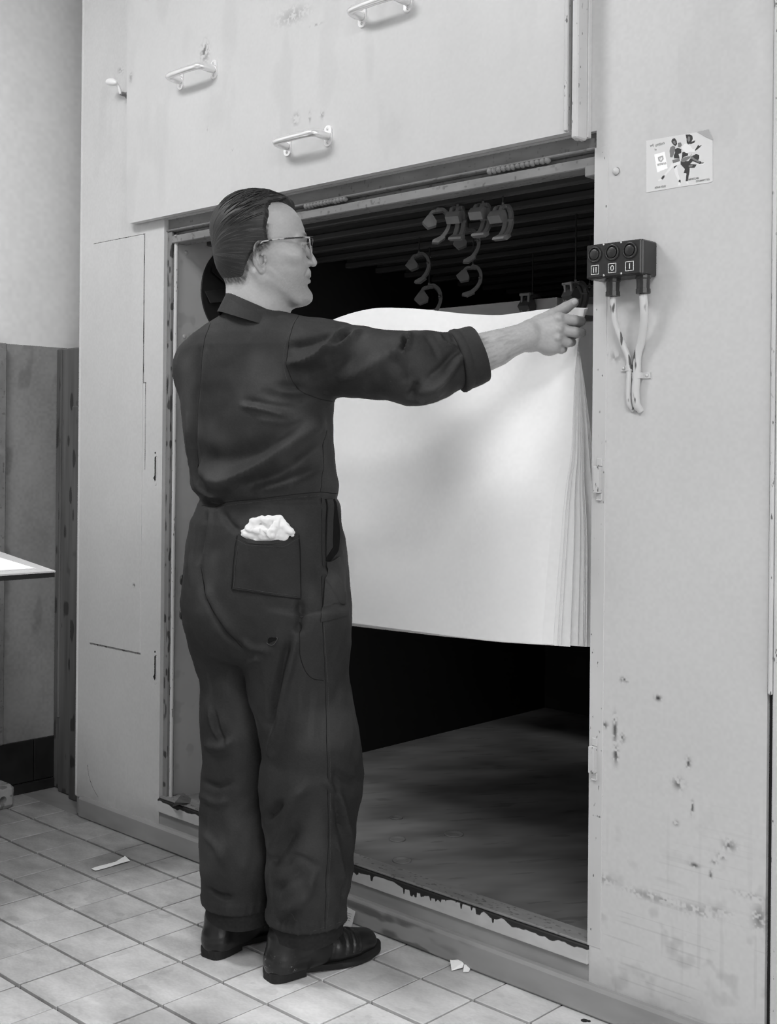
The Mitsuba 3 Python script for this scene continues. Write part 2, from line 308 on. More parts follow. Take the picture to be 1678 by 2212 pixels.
# inside of the cabinet
CX0, CY1, CZ1 = -2.925, 4.0, 2.05
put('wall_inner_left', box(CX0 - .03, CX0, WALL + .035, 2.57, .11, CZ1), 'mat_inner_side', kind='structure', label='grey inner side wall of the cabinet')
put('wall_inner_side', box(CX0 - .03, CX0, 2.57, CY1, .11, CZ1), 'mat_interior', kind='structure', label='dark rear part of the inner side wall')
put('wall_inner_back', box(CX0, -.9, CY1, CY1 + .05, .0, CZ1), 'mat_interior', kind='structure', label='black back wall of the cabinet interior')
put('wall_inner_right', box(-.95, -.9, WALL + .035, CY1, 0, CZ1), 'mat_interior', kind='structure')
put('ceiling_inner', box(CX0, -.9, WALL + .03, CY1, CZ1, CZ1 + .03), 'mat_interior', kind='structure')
put('floor_inner', box(CX0 - .02, -.9, WALL + .02, CY1, .10, .1325), 'mat_pit', kind='structure', label='worn dark metal floor of the cabinet')
for px, py, r in ((980, 1803, .026), (868, 1860, .024), (858, 1814, .022), (856, 1767, .018)):
    c = on_z(px, py, .1325)
    ring = lathe([(r * .55, 0), (r * .7, .0015), (r * .92, .0032), (r, .003), (r, -.002), (0, -.002), (0, .0004), (r * .55, .0004)][::-1], 26); ring.apply_translation([c[0], c[1], .1325])
    part('floor_inner', 'floor_stud', ring, 'mat_pit', True)
for px, py in ((402, 546), (398, 727)):
    c = on_x(px, py, CX0); part('wall_inner_left', 'rivet', turn(lathe([(0, .004), (.004, .0035), (.007, .001), (.007, -.001), (0, -.001)][::-1], 14), [0, 0, 1], [1, 0, 0], c), 'mat_inner_side', True)
# the round fan opening in the inner wall: rim, dark disc behind and blades
fc = np.array([CX0, 2.405, 1.64])
part('wall_inner_left', 'fan_opening', turn(lathe([(0, -.012), (.15, -.012), (.152, .001), (.150, .0035), (0, .003)][::-1], 48), [0, 0, 1], [1, 0, 0], fc), 'mat_black', False, label='round black fan opening')
for k in range(9):
    a = 2 * math.pi * k / 9
    b = chamfer_box(.03, .138, -.022, .022, .004, .006, .001); b.apply_transform(trimesh.transformations.rotation_matrix(.5, [1, 0, 0])); b.apply_translation([0, 0, .008])
    b.apply_transform(trimesh.transformations.rotation_matrix(a, [0, 0, 1])); part('wall_inner_left', 'fan_blade', turn(b, [0, 0, 1], [1, 0, 0], fc), 'mat_interior')

# ------------------------------------------------------------------ the raised door with its handles
DY0 = 2.106
panel = trimesh.creation.extrude_polygon(sg.Polygon([(-3.098, 1.850), (-3.094, 1.842), (-3.080, 1.8365), (-1.492, 1.8355), (-1.492, 3.02), (-3.112, 3.02)]), .022, engine='earcut')
v = panel.vertices.copy(); panel.vertices = np.c_[v[:, 0], DY0 + v[:, 2], v[:, 1]]; panel.fix_normals()
door = key_for('sliding_door')
part(door, 'panel', panel, 'mat_paint')
part(door, 'edge_profile', join(chamfer_box(-1.502, -1.491, DY0 - .006, DY0 + .02, 1.838, 3.02, .002)), 'mat_paint_chipped')
tag(door, label='pale grey vertical sliding door raised above the cabinet opening', category='door')
def handle(xc, z):
    k = key_for(door + '__handle'); h = .076
    pts = curve([[xc - h, DY0 - .002, z], [xc - h, DY0 - .030, z], [xc - h + .004, DY0 - .046, z], [xc - h + .022, DY0 - .053, z], [xc, DY0 - .055, z], [xc + h - .022, DY0 - .053, z], [xc + h - .004, DY0 - .046, z], [xc + h, DY0 - .030, z], [xc + h, DY0 - .002, z]], 46)
    t = np.abs(np.linspace(-1, 1, 46)); r = .0092 + .0022 * np.clip((t - .55) / .3, 0, 1)
    put(k, tube(pts, r, 14), 'mat_grip', True, label='rounded satin metal grip')
    for s in (-1, 1):
        fl = m3.CrossSection([[[math.cos(a) * .0135, math.sin(a) * .0135 + (.013 if math.sin(a) > 0 else -.013)] for a in np.arange(24) * np.pi / 12]]).extrude(.004).to_mesh()
        m = trimesh.Trimesh(fl.vert_properties[:, :3], fl.tri_verts); w = m.vertices.copy()
        m.vertices = np.c_[w[:, 0] + xc + s * h, DY0 - w[:, 2], w[:, 1] + z]; m.fix_normals()
        put(key_for(k + '_flange'), m, 'mat_grip')
        for q in (-1, 1):
            put(key_for(k + '_screw'), turn(lathe([(0, .0012), (.0035, .0006), (.0036, -.001), (0, -.001)][::-1], 10), [0, 0, 1], [0, -1, 0], [xc + s * h, DY0 - .0045, z + q * .017]), 'mat_metal', True)
handle(-2.757, 2.213); handle(-2.297, 1.951); handle(-2.028, 2.222)
# guide rail to the right of the door
gr = key_for('guide_rail')
part(gr, 'channel_base', chamfer_box(-1.491, -1.455, 2.122, 2.1349, 1.822, 3.2, .001), 'mat_paint')
part(gr, 'rubber_seal', chamfer_box(-1.4895, -1.482, 2.112, 2.1222, 1.84, 3.2, .001), 'mat_gasket')
part(gr, 'rail_bar', chamfer_box(-1.472, -1.456, 2.085, 2.1222, 1.815, 3.2, .003), 'mat_paint_chipped')
tag(gr, label='chipped vertical guide rail along the right edge of the raised door', category='rail')
# turning latch on the left of the door
lt = key_for('door_latch'); lx, lz = -3.134, 2.235
part(lt, 'pivot', turn(lathe([(0, .030), (.006, .029), (.0065, .01), (.011, .006), (.012, 0), (0, 0)][::-1], 16), [0, 0, 1], [0, -1, 0], [lx, 2.1345, lz]), 'mat_frame', 30)
part(lt, 'arm', tube(curve([[lx, 2.106, lz - .002], [lx - .002, 2.10, lz + .018], [lx - .006, 2.092, lz + .030]], 10), .0045, 10), 'mat_enamel', True)
kn = trimesh.creation.icosphere(3, 1.0); kn.apply_scale([.028, .012, .0115]); kn.apply_transform(trimesh.transformations.rotation_matrix(.25, [0, 1, 0])); kn.apply_translation([lx - .022, 2.088, lz + .034])
part(lt, 'knob', kn, 'mat_enamel', True)
tag(lt, label='small turning latch with egg-shaped enamel knob, left of the raised door', category='latch')

# ------------------------------------------------------------------ fixtures on the right pier
sw = key_for('push_button_switch'); BX0, BX1, BZ0, BZ1, BY = -1.4245, -1.295, 1.518, 1.588, 2.075
part(sw, 'body', join(chamfer_box(BX0, BX1, BY + .006, 2.1345, BZ0, BZ1, .003), chamfer_box(BX0 + .001, BX1 - .001, BY, BY + .008, BZ0 + .001, BZ1 - .001, .002)), 'mat_bakelite')
for x in (-1.403, -1.3615, -1.3205):
    z = 1.5665
    b = part(sw, 'button', turn(lathe([(0, .006), (.0085, .0058), (.0105, .0045), (.011, 0), (0, 0)][::-1], 26), [0, 0, 1], [0, -1, 0], [x, BY + .0015, z]), 'mat_bakelite', 40)
    put(b + '_collar', turn(lathe([(.0125, 0), (.0125, .0035), (.0145, .0045), (.0165, .0035), (.0168, 0)][::-1], 30), [0, 0, 1], [0, -1, 0], [x, BY + .0005, z]), 'mat_bakelite', True)
def wall_text(s, h, x, z, y, bold=False, mid=True, tilt=0.0, depth=.0004):
    m = meshkit.text_mesh(s, h, depth, bold); b = m.bounds
    if mid: m.apply_translation([-(b[0][0] + b[1][0]) / 2, -(b[0][1] + b[1][1]) / 2, 0])
    m.apply_transform(trimesh.transformations.rotation_matrix(tilt, [0, 0, 1]))
    w = m.vertices.copy(); m.vertices = np.c_[w[:, 0] + x, y - w[:, 2], w[:, 1] + z]; m.fix_normals(); return m
mat('mat_white_ink', .75, .6, .2)
for x, s in ((-1.4025, 'II'), (-1.3615, '0'), (-1.321, 'I')):
    z, a, t = 1.5355, .0085, .0009
    if s == '0': marks = [wall_text('0', .0105, x, z, BY)]
    else: marks = [box(x + q - .0007, x + q + .0007, BY - .0004, BY + .0004, z - .0055, z + .0055) for q in ((-.0028, .0028) if s == 'II' else (0,))]
    marks += [box(x - a, x + a, BY - .0004, BY + .0004, z + a, z + a + t), box(x - a, x + a, BY - .0004, BY + .0004, z - a - t, z - a), box(x - a - t, x - a, BY - .0004, BY + .0004, z - a - t, z + a + t), box(x + a, x + a + t, BY - .0004, BY + .0004, z - a - t, z + a + t)]
    part(sw, 'marking', join(*marks), 'mat_white_ink', label={'II': 'white framed sign II', '0': 'white framed sign 0', 'I': 'white framed sign I'}[s])
for x, z in ((-1.382, 1.5845), (-1.341, 1.5845), (-1.381, 1.5225), (-1.340, 1.5225)):
    part(sw, 'screw', turn(lathe([(0, .0018), (.002, .0012), (.0026, 0), (0, 0)][::-1], 10), [0, 0, 1], [0, -1, 0], [x, BY, z]), 'mat_metal', True)
for x in (-1.379, -1.297):
    xx = min(x, BX1 - .013)
    part(sw, 'cable_gland', turn(lathe([(0, 0), (.0155, 0), (.0155, -.006), (.0135, -.008), (.013, -.026), (.0145, -.0265), (.0145, -.036), (.009, -.0365), (0, -.0365)], 12), [0, 0, 1], [0, 0, 1], [xx, 2.105, BZ0 + .001]), 'mat_bakelite', 25)
tag(sw, label='black push-button switch box with three buttons marked II, 0 and I', category='switch')
def cable_paint_fn(p, n, uv):
    c = SS(.63, .70, FB(p.x * 70, p.z * 22, p.y * 70)) * SS(.35, .5, N(p.x * 20, p.z * 12))
    return g3(.48 * (1 - c) + .07 * c)
mat('mat_cable', mikit.proc(cable_paint_fn), .45, .35)
c1 = [[-1.379, 2.105, 1.482], [-1.378, 2.107, 1.455], [-1.376, 2.112, 1.425], [-1.364, 2.122, 1.385], [-1.3535, 2.126, 1.355], [-1.3515, 2.126, 1.325], [-1.353, 2.126, 1.285], [-1.3515, 2.128, 1.264], [-1.348, 2.137, 1.252]]
c2 = [[-1.308, 2.105, 1.482], [-1.307, 2.107, 1.455], [-1.310, 2.112, 1.430], [-1.322, 2.122, 1.390], [-1.3325, 2.125, 1.36], [-1.3335, 2.125, 1.325], [-1.336, 2.125, 1.29], [-1.3345, 2.127, 1.264], [-1.331, 2.137, 1.250]]
put('cable', tube(curve(c1, 60), .0062, 14), 'mat_cable', True, label='thinner white painted cable from the switch, the left one of the two', category='cable', group='cables from the switch box')
put('cable', tube(curve(c2, 60), .0082, 14), 'mat_cable', True, label='thicker white painted cable from the switch, the right one of the two', category='cable', group='cables from the switch box')
def cable_clip(x, z, r, side, name_label):
    k = key_for('cable_clip')
    a = np.linspace(0, np.pi, 15); prof = [(x + math.cos(t) * (r + .0016), 2.127 - math.sin(t) * (r + .0016)) for t in a] + [(x + math.cos(t) * r, 2.127 - math.sin(t) * r) for t in a[::-1]]
    m = trimesh.creation.extrude_polygon(sg.Polygon(prof).union(sg.box(min(x + side * r, x + side * (r + .018)), 2.1315, max(x + side * r, x + side * (r + .018)), 2.1345)).union(sg.box(min(x + side * r, x + side * (r + .0016)), 2.127, max(x + side * r, x + side * (r + .0016)), 2.1345)).buffer(0), .012, engine='earcut')
    m.apply_translation([0, 0, z - .006]); part(k, 'strap', m, 'mat_cable')
    part(k, 'screw', turn(lathe([(0, .003), (.003, .002), (.0042, 0), (0, 0)][::-1], 12), [0, 0, 1], [0, -1, 0], [x + side * (r + .011), 2.1318, z]), 'mat_cable', True)
    tag(k, label=name_label, category='clip')
cable_clip(-1.3515, 1.338, .0066, -1, 'small painted cable clip on the thinner cable'); cable_clip(-1.3337, 1.322, .0086, 1, 'wider painted cable clip with screw on the thicker cable')
put('bolt_head', turn(lathe([(0, .007), (.0045, .0062), (.0075, .0035), (.0085, 0), (0, 0)][::-1], 20), [0, 0, 1], [0, -1, 0], [-1.393, 2.135, 1.744]), 'mat_paint_plain', True, label='round painted bolt head on the pier left of the printed card', category='bolt')
for i, (x, z) in enumerate(((-1.428, 1.112), (-1.4335, .532))):
    k = key_for('latch_keeper')
    part(k, 'bar', chamfer_box(x - .006, x + .0075, 2.121, 2.1345, z - .030, z + .025, .001), 'mat_paint_chipped')
    for za, zb in ((.0255, .042), (-.045, -.0305)): part(k, 'plate', chamfer_box(x - .004, x + .0095, 2.1305, 2.1348, z + za, z + zb, .001), 'mat_paint_chipped')
    part(k, 'lip', chamfer_box(x - .004, x + .008, 2.128, 2.1345, z - .046, z - .0425, .001), 'mat_paint_chipped')
    tag(k, label=('upper' if i == 0 else 'lower') + ' chipped latch keeper on the right edge of the opening', category='latch', group='latch keepers beside the opening')
for i, (x, z) in enumerate(((-2.979, 1.102), (-2.971, .516))):
    k = key_for('latch_slot')
    sl = sg.Polygon([(x - .004, z + .036), (x + .005, z + .040), (x + .006, z - .025), (x + .001, z - .03), (x - .002, z - .035), (x - .0095, z - .025), (x - .0035, z - .018)])
    part(k, 'hole', extrude_y(sl, 2.1342, 2.1356), 'mat_black'); part(k, 'rim', join(box(x + .005, x + .007, 2.1325, 2.135, z - .03, z + .038), chamfer_box(x - .003, x + .006, 2.1335, 2.135, z - .047, z - .040, .001)), 'mat_paint_chipped')
    part(k, 'screw_hole', turn(lathe([(0, .0006), (.003, .0006), (.003, -.001), (0, -.001)][::-1], 12), [0, 0, 1], [0, -1, 0], [x - .002, 2.135, z + .049]), 'mat_black')
    tag(k, label=('upper' if i == 0 else 'lower') + ' dark torn latch slot on the left pier', category='latch', group='torn latch slots')
put('screw_hole', turn(lathe([(0, .0004), (.0035, .0004), (.006, .0012), (.0075, 0), (0, -.001)][::-1], 14), [0, 0, 1], [0, -1, 0], [-3.079, 2.1345, .752]), 'mat_gasket', True, label='small round screw hole low on the left pier', category='hole')
# right end of the front: gap and next cabinet's edge
part('wall_front', 'next_panel', chamfer_box(MR + .030, FX1, WALL - .004, WALL + .03, .06, 3.25, .004), 'mat_paint')
put('trim_1', join(chamfer_box(MR + .012, MR + .030, WALL - .006, WALL + .03, .06, 3.25, .003), chamfer_box(MR + .004, MR + .0125, WALL - .010, WALL + .03, .72, 3.25, .003)), 'mat_paint_chipped', kind='structure', label='chipped edge of the next cabinet section behind a narrow dark gap')
put('trim_11', box(MR, MR + .012, WALL + .01, WALL + .03, 0, 3.2), 'mat_black', kind='structure')

# ------------------------------------------------------------------ printed card on the right pier
card = key_for('printed_card'); YC = 2.1338
def cp(x, y):   # place on the card from a close-up measure
    p = on_y(1370 + x * 200 / 1678, 260 + y * 200 / 1678, YC); return (p[0], p[2])
def cpoly(pts): return sg.Polygon([cp(*q) for q in pts]).buffer(0)
def flat_print(u, y0, y1): return join(*[extrude_y(q, y0, y1) for q in getattr(u, 'geoms', [u])])
outline = cpoly([(215, 370), (700, 285), (1135, 215), (1350, 165), (1370, 230), (1415, 330), (1418, 1100), (1370, 1125), (800, 1210), (215, 1308)])
part(card, 'sheet', extrude_y(outline, YC, 2.1349), 'mat_card', label='pale printed advertising card')
mat('mat_ink_dark', .035, .6, .3); mat('mat_ink_mid', .16, .6, .3); mat('mat_ink_pale', .33, .6, .3)
part(card, 'folded_corner', extrude_y(cpoly([(1140, 212), (1350, 163), (1372, 235), (1418, 335), (1425, 360), (1290, 300)]), YC - .0012, YC - .0004), 'mat_ink_pale', label='dark curled upper right corner')
part(card, 'printed_pack', extrude_y(cpoly([(362, 620), (548, 568), (602, 868), (415, 945)]), YC - .0003, YC), 'mat_paper_white', label='white cigarette packet picture')
cx, cz = cp(480, 685)
part(card, "printed_emblem", flat_print(unary_union([cpoly([(425, 670), (475, 650), (520, 640), (535, 700), (490, 760), (440, 740)]).difference(cpoly([(455, 690), (500, 670), (510, 700), (480, 735)])), cpoly([(470, 690), (490, 680), (485, 720)])]), YC - .0006, YC - .0003), "mat_ink_pale")
A = -math.atan2(cp(560, 1180)[1] - cp(360, 1225)[1], cp(560, 1180)[0] - cp(360, 1225)[0]) * 0
def ct(s, h, x, y, tilt=0.0, bold=False, m='mat_ink_dark', y0=YC):
    q = cp(x, y); part(card, 'lettering', wall_text(s, h, q[0], q[1], y0, bold, True, tilt, .0003), m)
ct('WINGS', .0042, 497, 792, .03, True, 'mat_ink_mid', YC - .0003); ct('KING SIZE', .0036, 472, 1208, .0, True); ct('AMERICAN', .0036, 1058, 1062, .0, True); ct('CIGARETTES', .0034, 1238, 1088, .0, True)
ct('wij', .0050, 318, 458, .10, False); ct('stillen', .0056, 462, 432, .10, False); ct('in', .0042, 385, 528, .08, False)
# two dancers: dark shapes first, then greys and whites over them
dark = [[(670, 380), (690, 335), (735, 325), (765, 370), (775, 430), (750, 465), (720, 455), (690, 420)], [(735, 520), (790, 500), (850, 520), (850, 590), (800, 610), (820, 690), (720, 690), (715, 640), (740, 580)],
    [(945, 330), (930, 260), (1000, 255), (1050, 280), (1058, 330), (1035, 390), (1105, 362), (1085, 405), (1020, 430), (985, 425), (980, 500), (965, 440), (950, 400)],
    [(1095, 540), (1130, 490), (1160, 440), (1170, 465), (1220, 450), (1180, 495), (1110, 550)], [(870, 580), (930, 570), (975, 590), (970, 640), (900, 660), (860, 700)],
    [(1060, 640), (1120, 610), (1175, 630), (1175, 690), (1150, 730), (1210, 745), (1225, 780), (1180, 790), (1060, 740), (1010, 790), (1130, 800), (1090, 860), (1000, 860), (1000, 930), (965, 1100), (932, 1100), (945, 960), (895, 955), (915, 880), (840, 800), (840, 740), (980, 740)],
    [(480, 1060), (520, 1000), (552, 1000), (540, 1040), (510, 1075)], [(800, 1110), (815, 1075), (838, 1085), (838, 1130)], [(1225, 780), (1240, 755), (1262, 770), (1240, 790)], [(715, 840), (770, 810), (780, 900), (725, 900)]]
mid = [[(640, 550), (655, 490), (700, 460), (740, 480), (735, 560), (690, 670), (650, 670)], [(790, 410), (840, 400), (862, 450), (830, 490), (790, 480)], [(850, 700), (930, 660), (1010, 650), (1040, 610), (1000, 690), (900, 760), (850, 750)], [(1040, 640), (1090, 690), (1190, 740), (1180, 770), (1090, 730), (1010, 680)],
    [(690, 720), (820, 690), (830, 740), (700, 780)], [(980, 290), (1010, 300), (1010, 370), (980, 390), (960, 350)], [(985, 820), (1060, 800), (1050, 840), (990, 850)], [(700, 380), (740, 370), (755, 430), (715, 430)]]
pale = [[(700, 740), (760, 700), (830, 690), (830, 800), (720, 830), (560, 1010), (545, 985), (640, 850)], [(770, 820), (790, 940), (830, 1060), (800, 1100), (740, 970), (720, 880), (740, 860)], [(850, 490), (910, 430), (960, 420), (1020, 470), (1060, 530), (1100, 510), (1100, 580), (1010, 570), (960, 600), (900, 570), (880, 530)],
    [(430, 1085), (480, 1050), (505, 1070), (450, 1110)], [(790, 1180), (805, 1120), (840, 1130), (835, 1180)], [(935, 1125), (970, 1105), (990, 1160), (950, 1140)], [(1215, 795), (1260, 775), (1300, 765), (1240, 810)], [(650, 520), (700, 480), (735, 510), (720, 560), (670, 600)]]
mat('mat_ink_white', .66, .6, .3)
for nm, sh, mm, y in (('printed_dancers', dark, 'mat_ink_dark', .0003), ('printed_shading', mid, 'mat_ink_mid', .0005), ('printed_clothes', pale, 'mat_ink_white', .0004)):
    u = unary_union([cpoly(q) for q in sh]); [part(card, nm, extrude_y(q, YC - y, YC - y + .0003), mm) for q in getattr(u, 'geoms', [u])]
tag(card, label='small printed cigarette card with two dancers taped to the right pier', category='card')

# ------------------------------------------------------------------ inside: rails, clips, hanging paper
RAILS = [2.285 + .145 * k for k in range(12)]
for i, y in enumerate(RAILS):
    k = put('hanging_rail', join(chamfer_box(CX0, -.95, y - .012, y + .012, 1.772, 1.790, .003), chamfer_box(CX0, -.95, y - .003, y + .003, 1.790, 2.045, .001)), 'mat_rail' if 'mat_rail' in scene else mat('mat_rail', .055, .45, .5),
            label='dark hanging rail under the cabinet ceiling, %s row from the front' % ('first second third fourth fifth sixth seventh eighth ninth tenth eleventh twelfth'.split()[i]), category='rail', group='hanging rails')
def clip_parts():
    def bent(pts, x0, x1, r):
        m = trimesh.creation.extrude_polygon(sg.LineString([tuple(q) for q in curve([(u, v, 0) for u, v in pts], 26)[:, :2]]).buffer(r * 1.25, cap_style=2), x1 - x0, engine='earcut'); w = m.vertices.copy()
        m.vertices = np.c_[w[:, 2] + x0, w[:, 0], w[:, 1]]; m.fix_normals(); return m
    spine = [(-.004, -.010), (.012, -.010), (.024, -.024), (.026, -.046), (.018, -.066), (.004, -.082)]
    arm = [(-.002, -.012), (-.016, -.014), (-.026, -.026)]
    frame = join(bent(spine, -.014, -.003, .0036), bent(spine, .003, .014, .0036), bent(arm, -.013, -.005, .003), bent(arm, .005, .013, .003), chamfer_box(-.015, .015, -.008, .010, -.015, -.007, .002))
    jf = trimesh.convex.convex_hull([[x, y, z] for x in (-.018, .018) for y, z in ((-.030, -.024), (-.016, -.022), (-.006, -.040), (-.008, -.050), (-.030, -.056), (-.044, -.040))])
    jb = trimesh.convex.convex_hull([[x, y, z] for x in (-.017, .017) for y, z in ((.008, -.076), (.014, -.084), (-.006, -.096), (-.022, -.094), (-.020, -.088), (-.004, -.082))])
    pins = tube([[-.016, .024, -.040], [.016, .024, -.040]], .0042, 10)
    hook = tube([[0, 0, -.012], [0, 0, .0]], .0035, 8)
    return [('frame', mikit.ply(frame, 'mat_clip')), ('front_jaw', mikit.ply(jf, 'mat_clip')), ('rear_jaw', mikit.ply(jb, 'mat_clip')), ('pin', mikit.ply(pins, 'mat_clip', smooth=True)), ('swivel', mikit.ply(hook, 'mat_clip', smooth=True))]
CLIP = clip_parts()
# frame place of the clip's top, depth in the cabinet, turn, tilt, label
CLIPS = [((946, 447), 2.285, -47, 4, 'open clip nearest the man in the front row of hanging clips'), ((988, 441), 2.285, 20, 0, 'second clip in the front row of hanging clips'), ((1043, 435), 2.285, 12, -6, 'third clip in the front row of hanging clips'),
    ((1086, 438), 2.285, 5, 0, 'last dim clip in the front row of hanging clips'), ((1010, 492), 2.43, -50, 6, 'open clip just below the front row, turned sideways'), ((905, 543), 2.575, -55, 6, 'wide open clip hanging nearest to the man\'s face'),
    ((1022, 570), 2.575, -52, -6, 'pale open clip hanging in the middle, high above the forearm'), ((927, 611), 2.72, -47, 6, 'pale open clip just above the top edge of the held paper'),
    ((1150, 632), 3.01, 0, 0, 'dim clip gripping the hanging paper behind the wrist'), ((1243, 604), 2.575, -8, 10, 'pale clip directly above the man\'s thumb'), ((1274, 612), 2.865, 25, 0, 'dark clip beside the jamb, above the gripped paper corner')]
mat('mat_rod', .03, .5, .5); mat('mat_lever_lit', .42, .4, .5)  # lever tone paler than the clips, painting in light on the bars
for (px, py), y, rz, rx, lab in CLIPS:
    p = on_y(px, py, y); k = key_for('hanging_clip')
    tw = T().translate(p.tolist()).rotate([0, 0, 1], rz).rotate([1, 0, 0], rx).scale(.95 + .17 * (y > 2.6))
    for nm, d in CLIP: part(k, nm, d, None, to_world=tw)
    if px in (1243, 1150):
        part(k, 'lever', join(*[chamfer_box(x - .0032, x + .0032, -.035, -.029, -.066, -.006, .001) for x in (-.0115, .0115)], tube([[-.017, -.033, -.008], [.017, -.033, -.008]], .0042, 10), tube([[-.017, -.034, -.062], [.017, -.034, -.062]], .0046, 10)), 'mat_lever_lit', to_world=tw)
    if p[2] < 1.770: part(k, 'rod', tube([[p[0], p[1], p[2]], [p[0], p[1], 1.774]], .0022, 8), 'mat_rod', True)
    else: part(k, 'rod', tube([[p[0], p[1], p[2]], [p[0], p[1], p[2] + .006]], .0022, 8), 'mat_rod', True)
    tag(k, label=lab, category='clip', group='clips hanging in the cabinet')

def sheet_mesh(xl, xr, zt, zb, yf, nu=56, nv=44, th=.0005):
    """One sheet: left and right edge x(v), top and bottom z(u), depth y(x, z)."""
    U, V = np.meshgrid(np.linspace(0, 1, nu), np.linspace(0, 1, nv))
    X = xl(V) * (1 - U) + xr(V) * U; Z = zt(U) * (1 - V) + zb(U) * V; Y = yf(X, Z, U, V)
    a = np.stack([X, Y, Z], -1).reshape(-1, 3); b = a + [0, th, 0]
    i = np.arange(nu * nv).reshape(nv, nu); q = np.stack([i[:-1, :-1], i[1:, :-1], i[1:, 1:], i[:-1, 1:]], -1).reshape(-1, 4)
    n = nu * nv; F = [np.c_[q[:, 0], q[:, 1], q[:, 2]], np.c_[q[:, 0], q[:, 2], q[:, 3]], np.c_[q[:, 2], q[:, 1], q[:, 0]] + n, np.c_[q[:, 3], q[:, 2], q[:, 0]] + n]
    rim = np.concatenate([i[0, :], i[1:, -1], i[-1, -2::-1], i[-2:0:-1, 0]]); r2 = np.roll(rim, -1)
    F += [np.c_[r2, rim, rim + n], np.c_[r2, rim + n, r2 + n]]
    return trimesh.Trimesh(np.vstack([a, b]), np.vstack(F), process=False)
YP = 2.205
top_u = np.array([(680, 712), (720, 690), (770, 674), (820, 665), (900, 668), (1000, 679), (1075, 682), (1130, 675), (1190, 665), (1235, 663), (1262, 667)], float)
TOPX = np.array([on_y(x, y, YP)[[0, 2]] for x, y in top_u])
BOT = np.array([on_y(x, y, YP)[[0, 2]] for x, y in ((755, 1345), (900, 1364), (1000, 1377), (1100, 1388), (1200, 1395), (1275, 1402))])
XL = -2.56
def z_top(x): return np.interp(x, np.r_[XL, TOPX[:, 0]], np.r_[1.475, TOPX[:, 1]])
def z_bot(x): return np.interp(x, np.r_[XL, BOT[:, 0]], np.r_[.722, BOT[:, 1]])
def smooth1(f, x, w=.02): return sum(f(x + d) for d in (-1.5 * w, -w, -.5 * w, 0, .5 * w, w, 1.5 * w)) / 7
EDGE0 = np.array([on_y(x, y, YP)[[0, 2]] for x, y in ((1258, 662), (1250, 690), (1243, 740), (1238, 830), (1233, 930), (1229, 1000), (1222, 1030), (1213, 1100), (1207, 1200), (1201, 1300), (1194, 1395))])
EDGE1 = np.array([on_y(x, y, YP + .03)[[0, 2]] for x, y in ((1278, 668), (1262, 692), (1251, 740), (1258, 830), (1262, 930), (1264, 1000), (1266, 1050), (1272, 1100), (1281, 1200), (1285, 1300), (1287, 1398))])
def paper_y(x, z):
    g = lambda x0, z0, sx, sz: np.exp(-((x - x0) / sx) ** 2 - ((z - z0) / sz) ** 2)
    return .016 * np.exp(-((x + 1.56) / .09) ** 2 - ((z - 1.45) / .09) ** 2) + .016 * g(-2.02, 1.10, .22, .22) - .016 * g(-2.05, 1.42, .2, .16) - .010 * g(-1.75, 1.05, .12, .3) + .012 * g(-1.72, 1.28, .16, .10) + .006 * np.sin((x + z * .5) * 16) * g(-1.75, 1.35, .3, .2) - .012 * g(-1.62, .8, .2, .25)
NS = 16
bundle = key_for('paper_bundle')
rng = np.random.default_rng(11)
SP = np.sort(np.r_[0, 1, rng.random(NS - 2)])
for k in range(NS):
    s = SP[k]
    zz0, xx0, zz1, xx1 = EDGE0[::-1, 1], EDGE0[::-1, 0], EDGE1[::-1, 1], EDGE1[::-1, 0]
    def xr(V, s=s, zz0=zz0, xx0=xx0, zz1=zz1, xx1=xx1):
        z = 1.475 + (.735 - 1.475) * V
        f = lambda z: np.interp(z, zz0, xx0) * (1 - s) + np.interp(z, zz1, xx1) * s
        return smooth1(f, z, .012)
    dz = rng.normal(0, .0012); curl = float(rng.uniform(-.003, .016))
    zb = lambda U, s=s, dz=dz, xr=xr: smooth1(z_bot, XL + U * (-1.53 - XL)) + dz - .012 * s * np.clip(1 - U * 1.15, 0, 1) - .004 * s
    zt = lambda U, s=s, dz=dz: smooth1(z_top, XL + U * (-1.52 - XL)) + .3 * dz + .002 * s
    def yf(X, Z, U, V, s=s, k=k, curl=curl):
        grip = np.exp(-((X + 1.56) / .07) ** 2 - ((Z - 1.455) / .10) ** 2)
        spread = (.008 + .050 * np.clip(V * 1.6, 0, 1) * np.clip((X + 2.0) / .4, .15, 1)) * s * (1 - .5 * grip)
        return YP + paper_y(X, Z) * (1 - .35 * s) + spread + .0007 * k + curl * np.clip((U - .93) / .07, 0, 1) ** 2 * np.clip(V * 2.2 - .25, 0, 1)
    part(bundle, 'sheet', sheet_mesh(lambda V: XL + 0 * V, xr, zt, zb, yf, 84, 44), 'mat_paper', True)
tag(bundle, label='thick bundle of large white paper sheets the man is hanging up', category='paper')
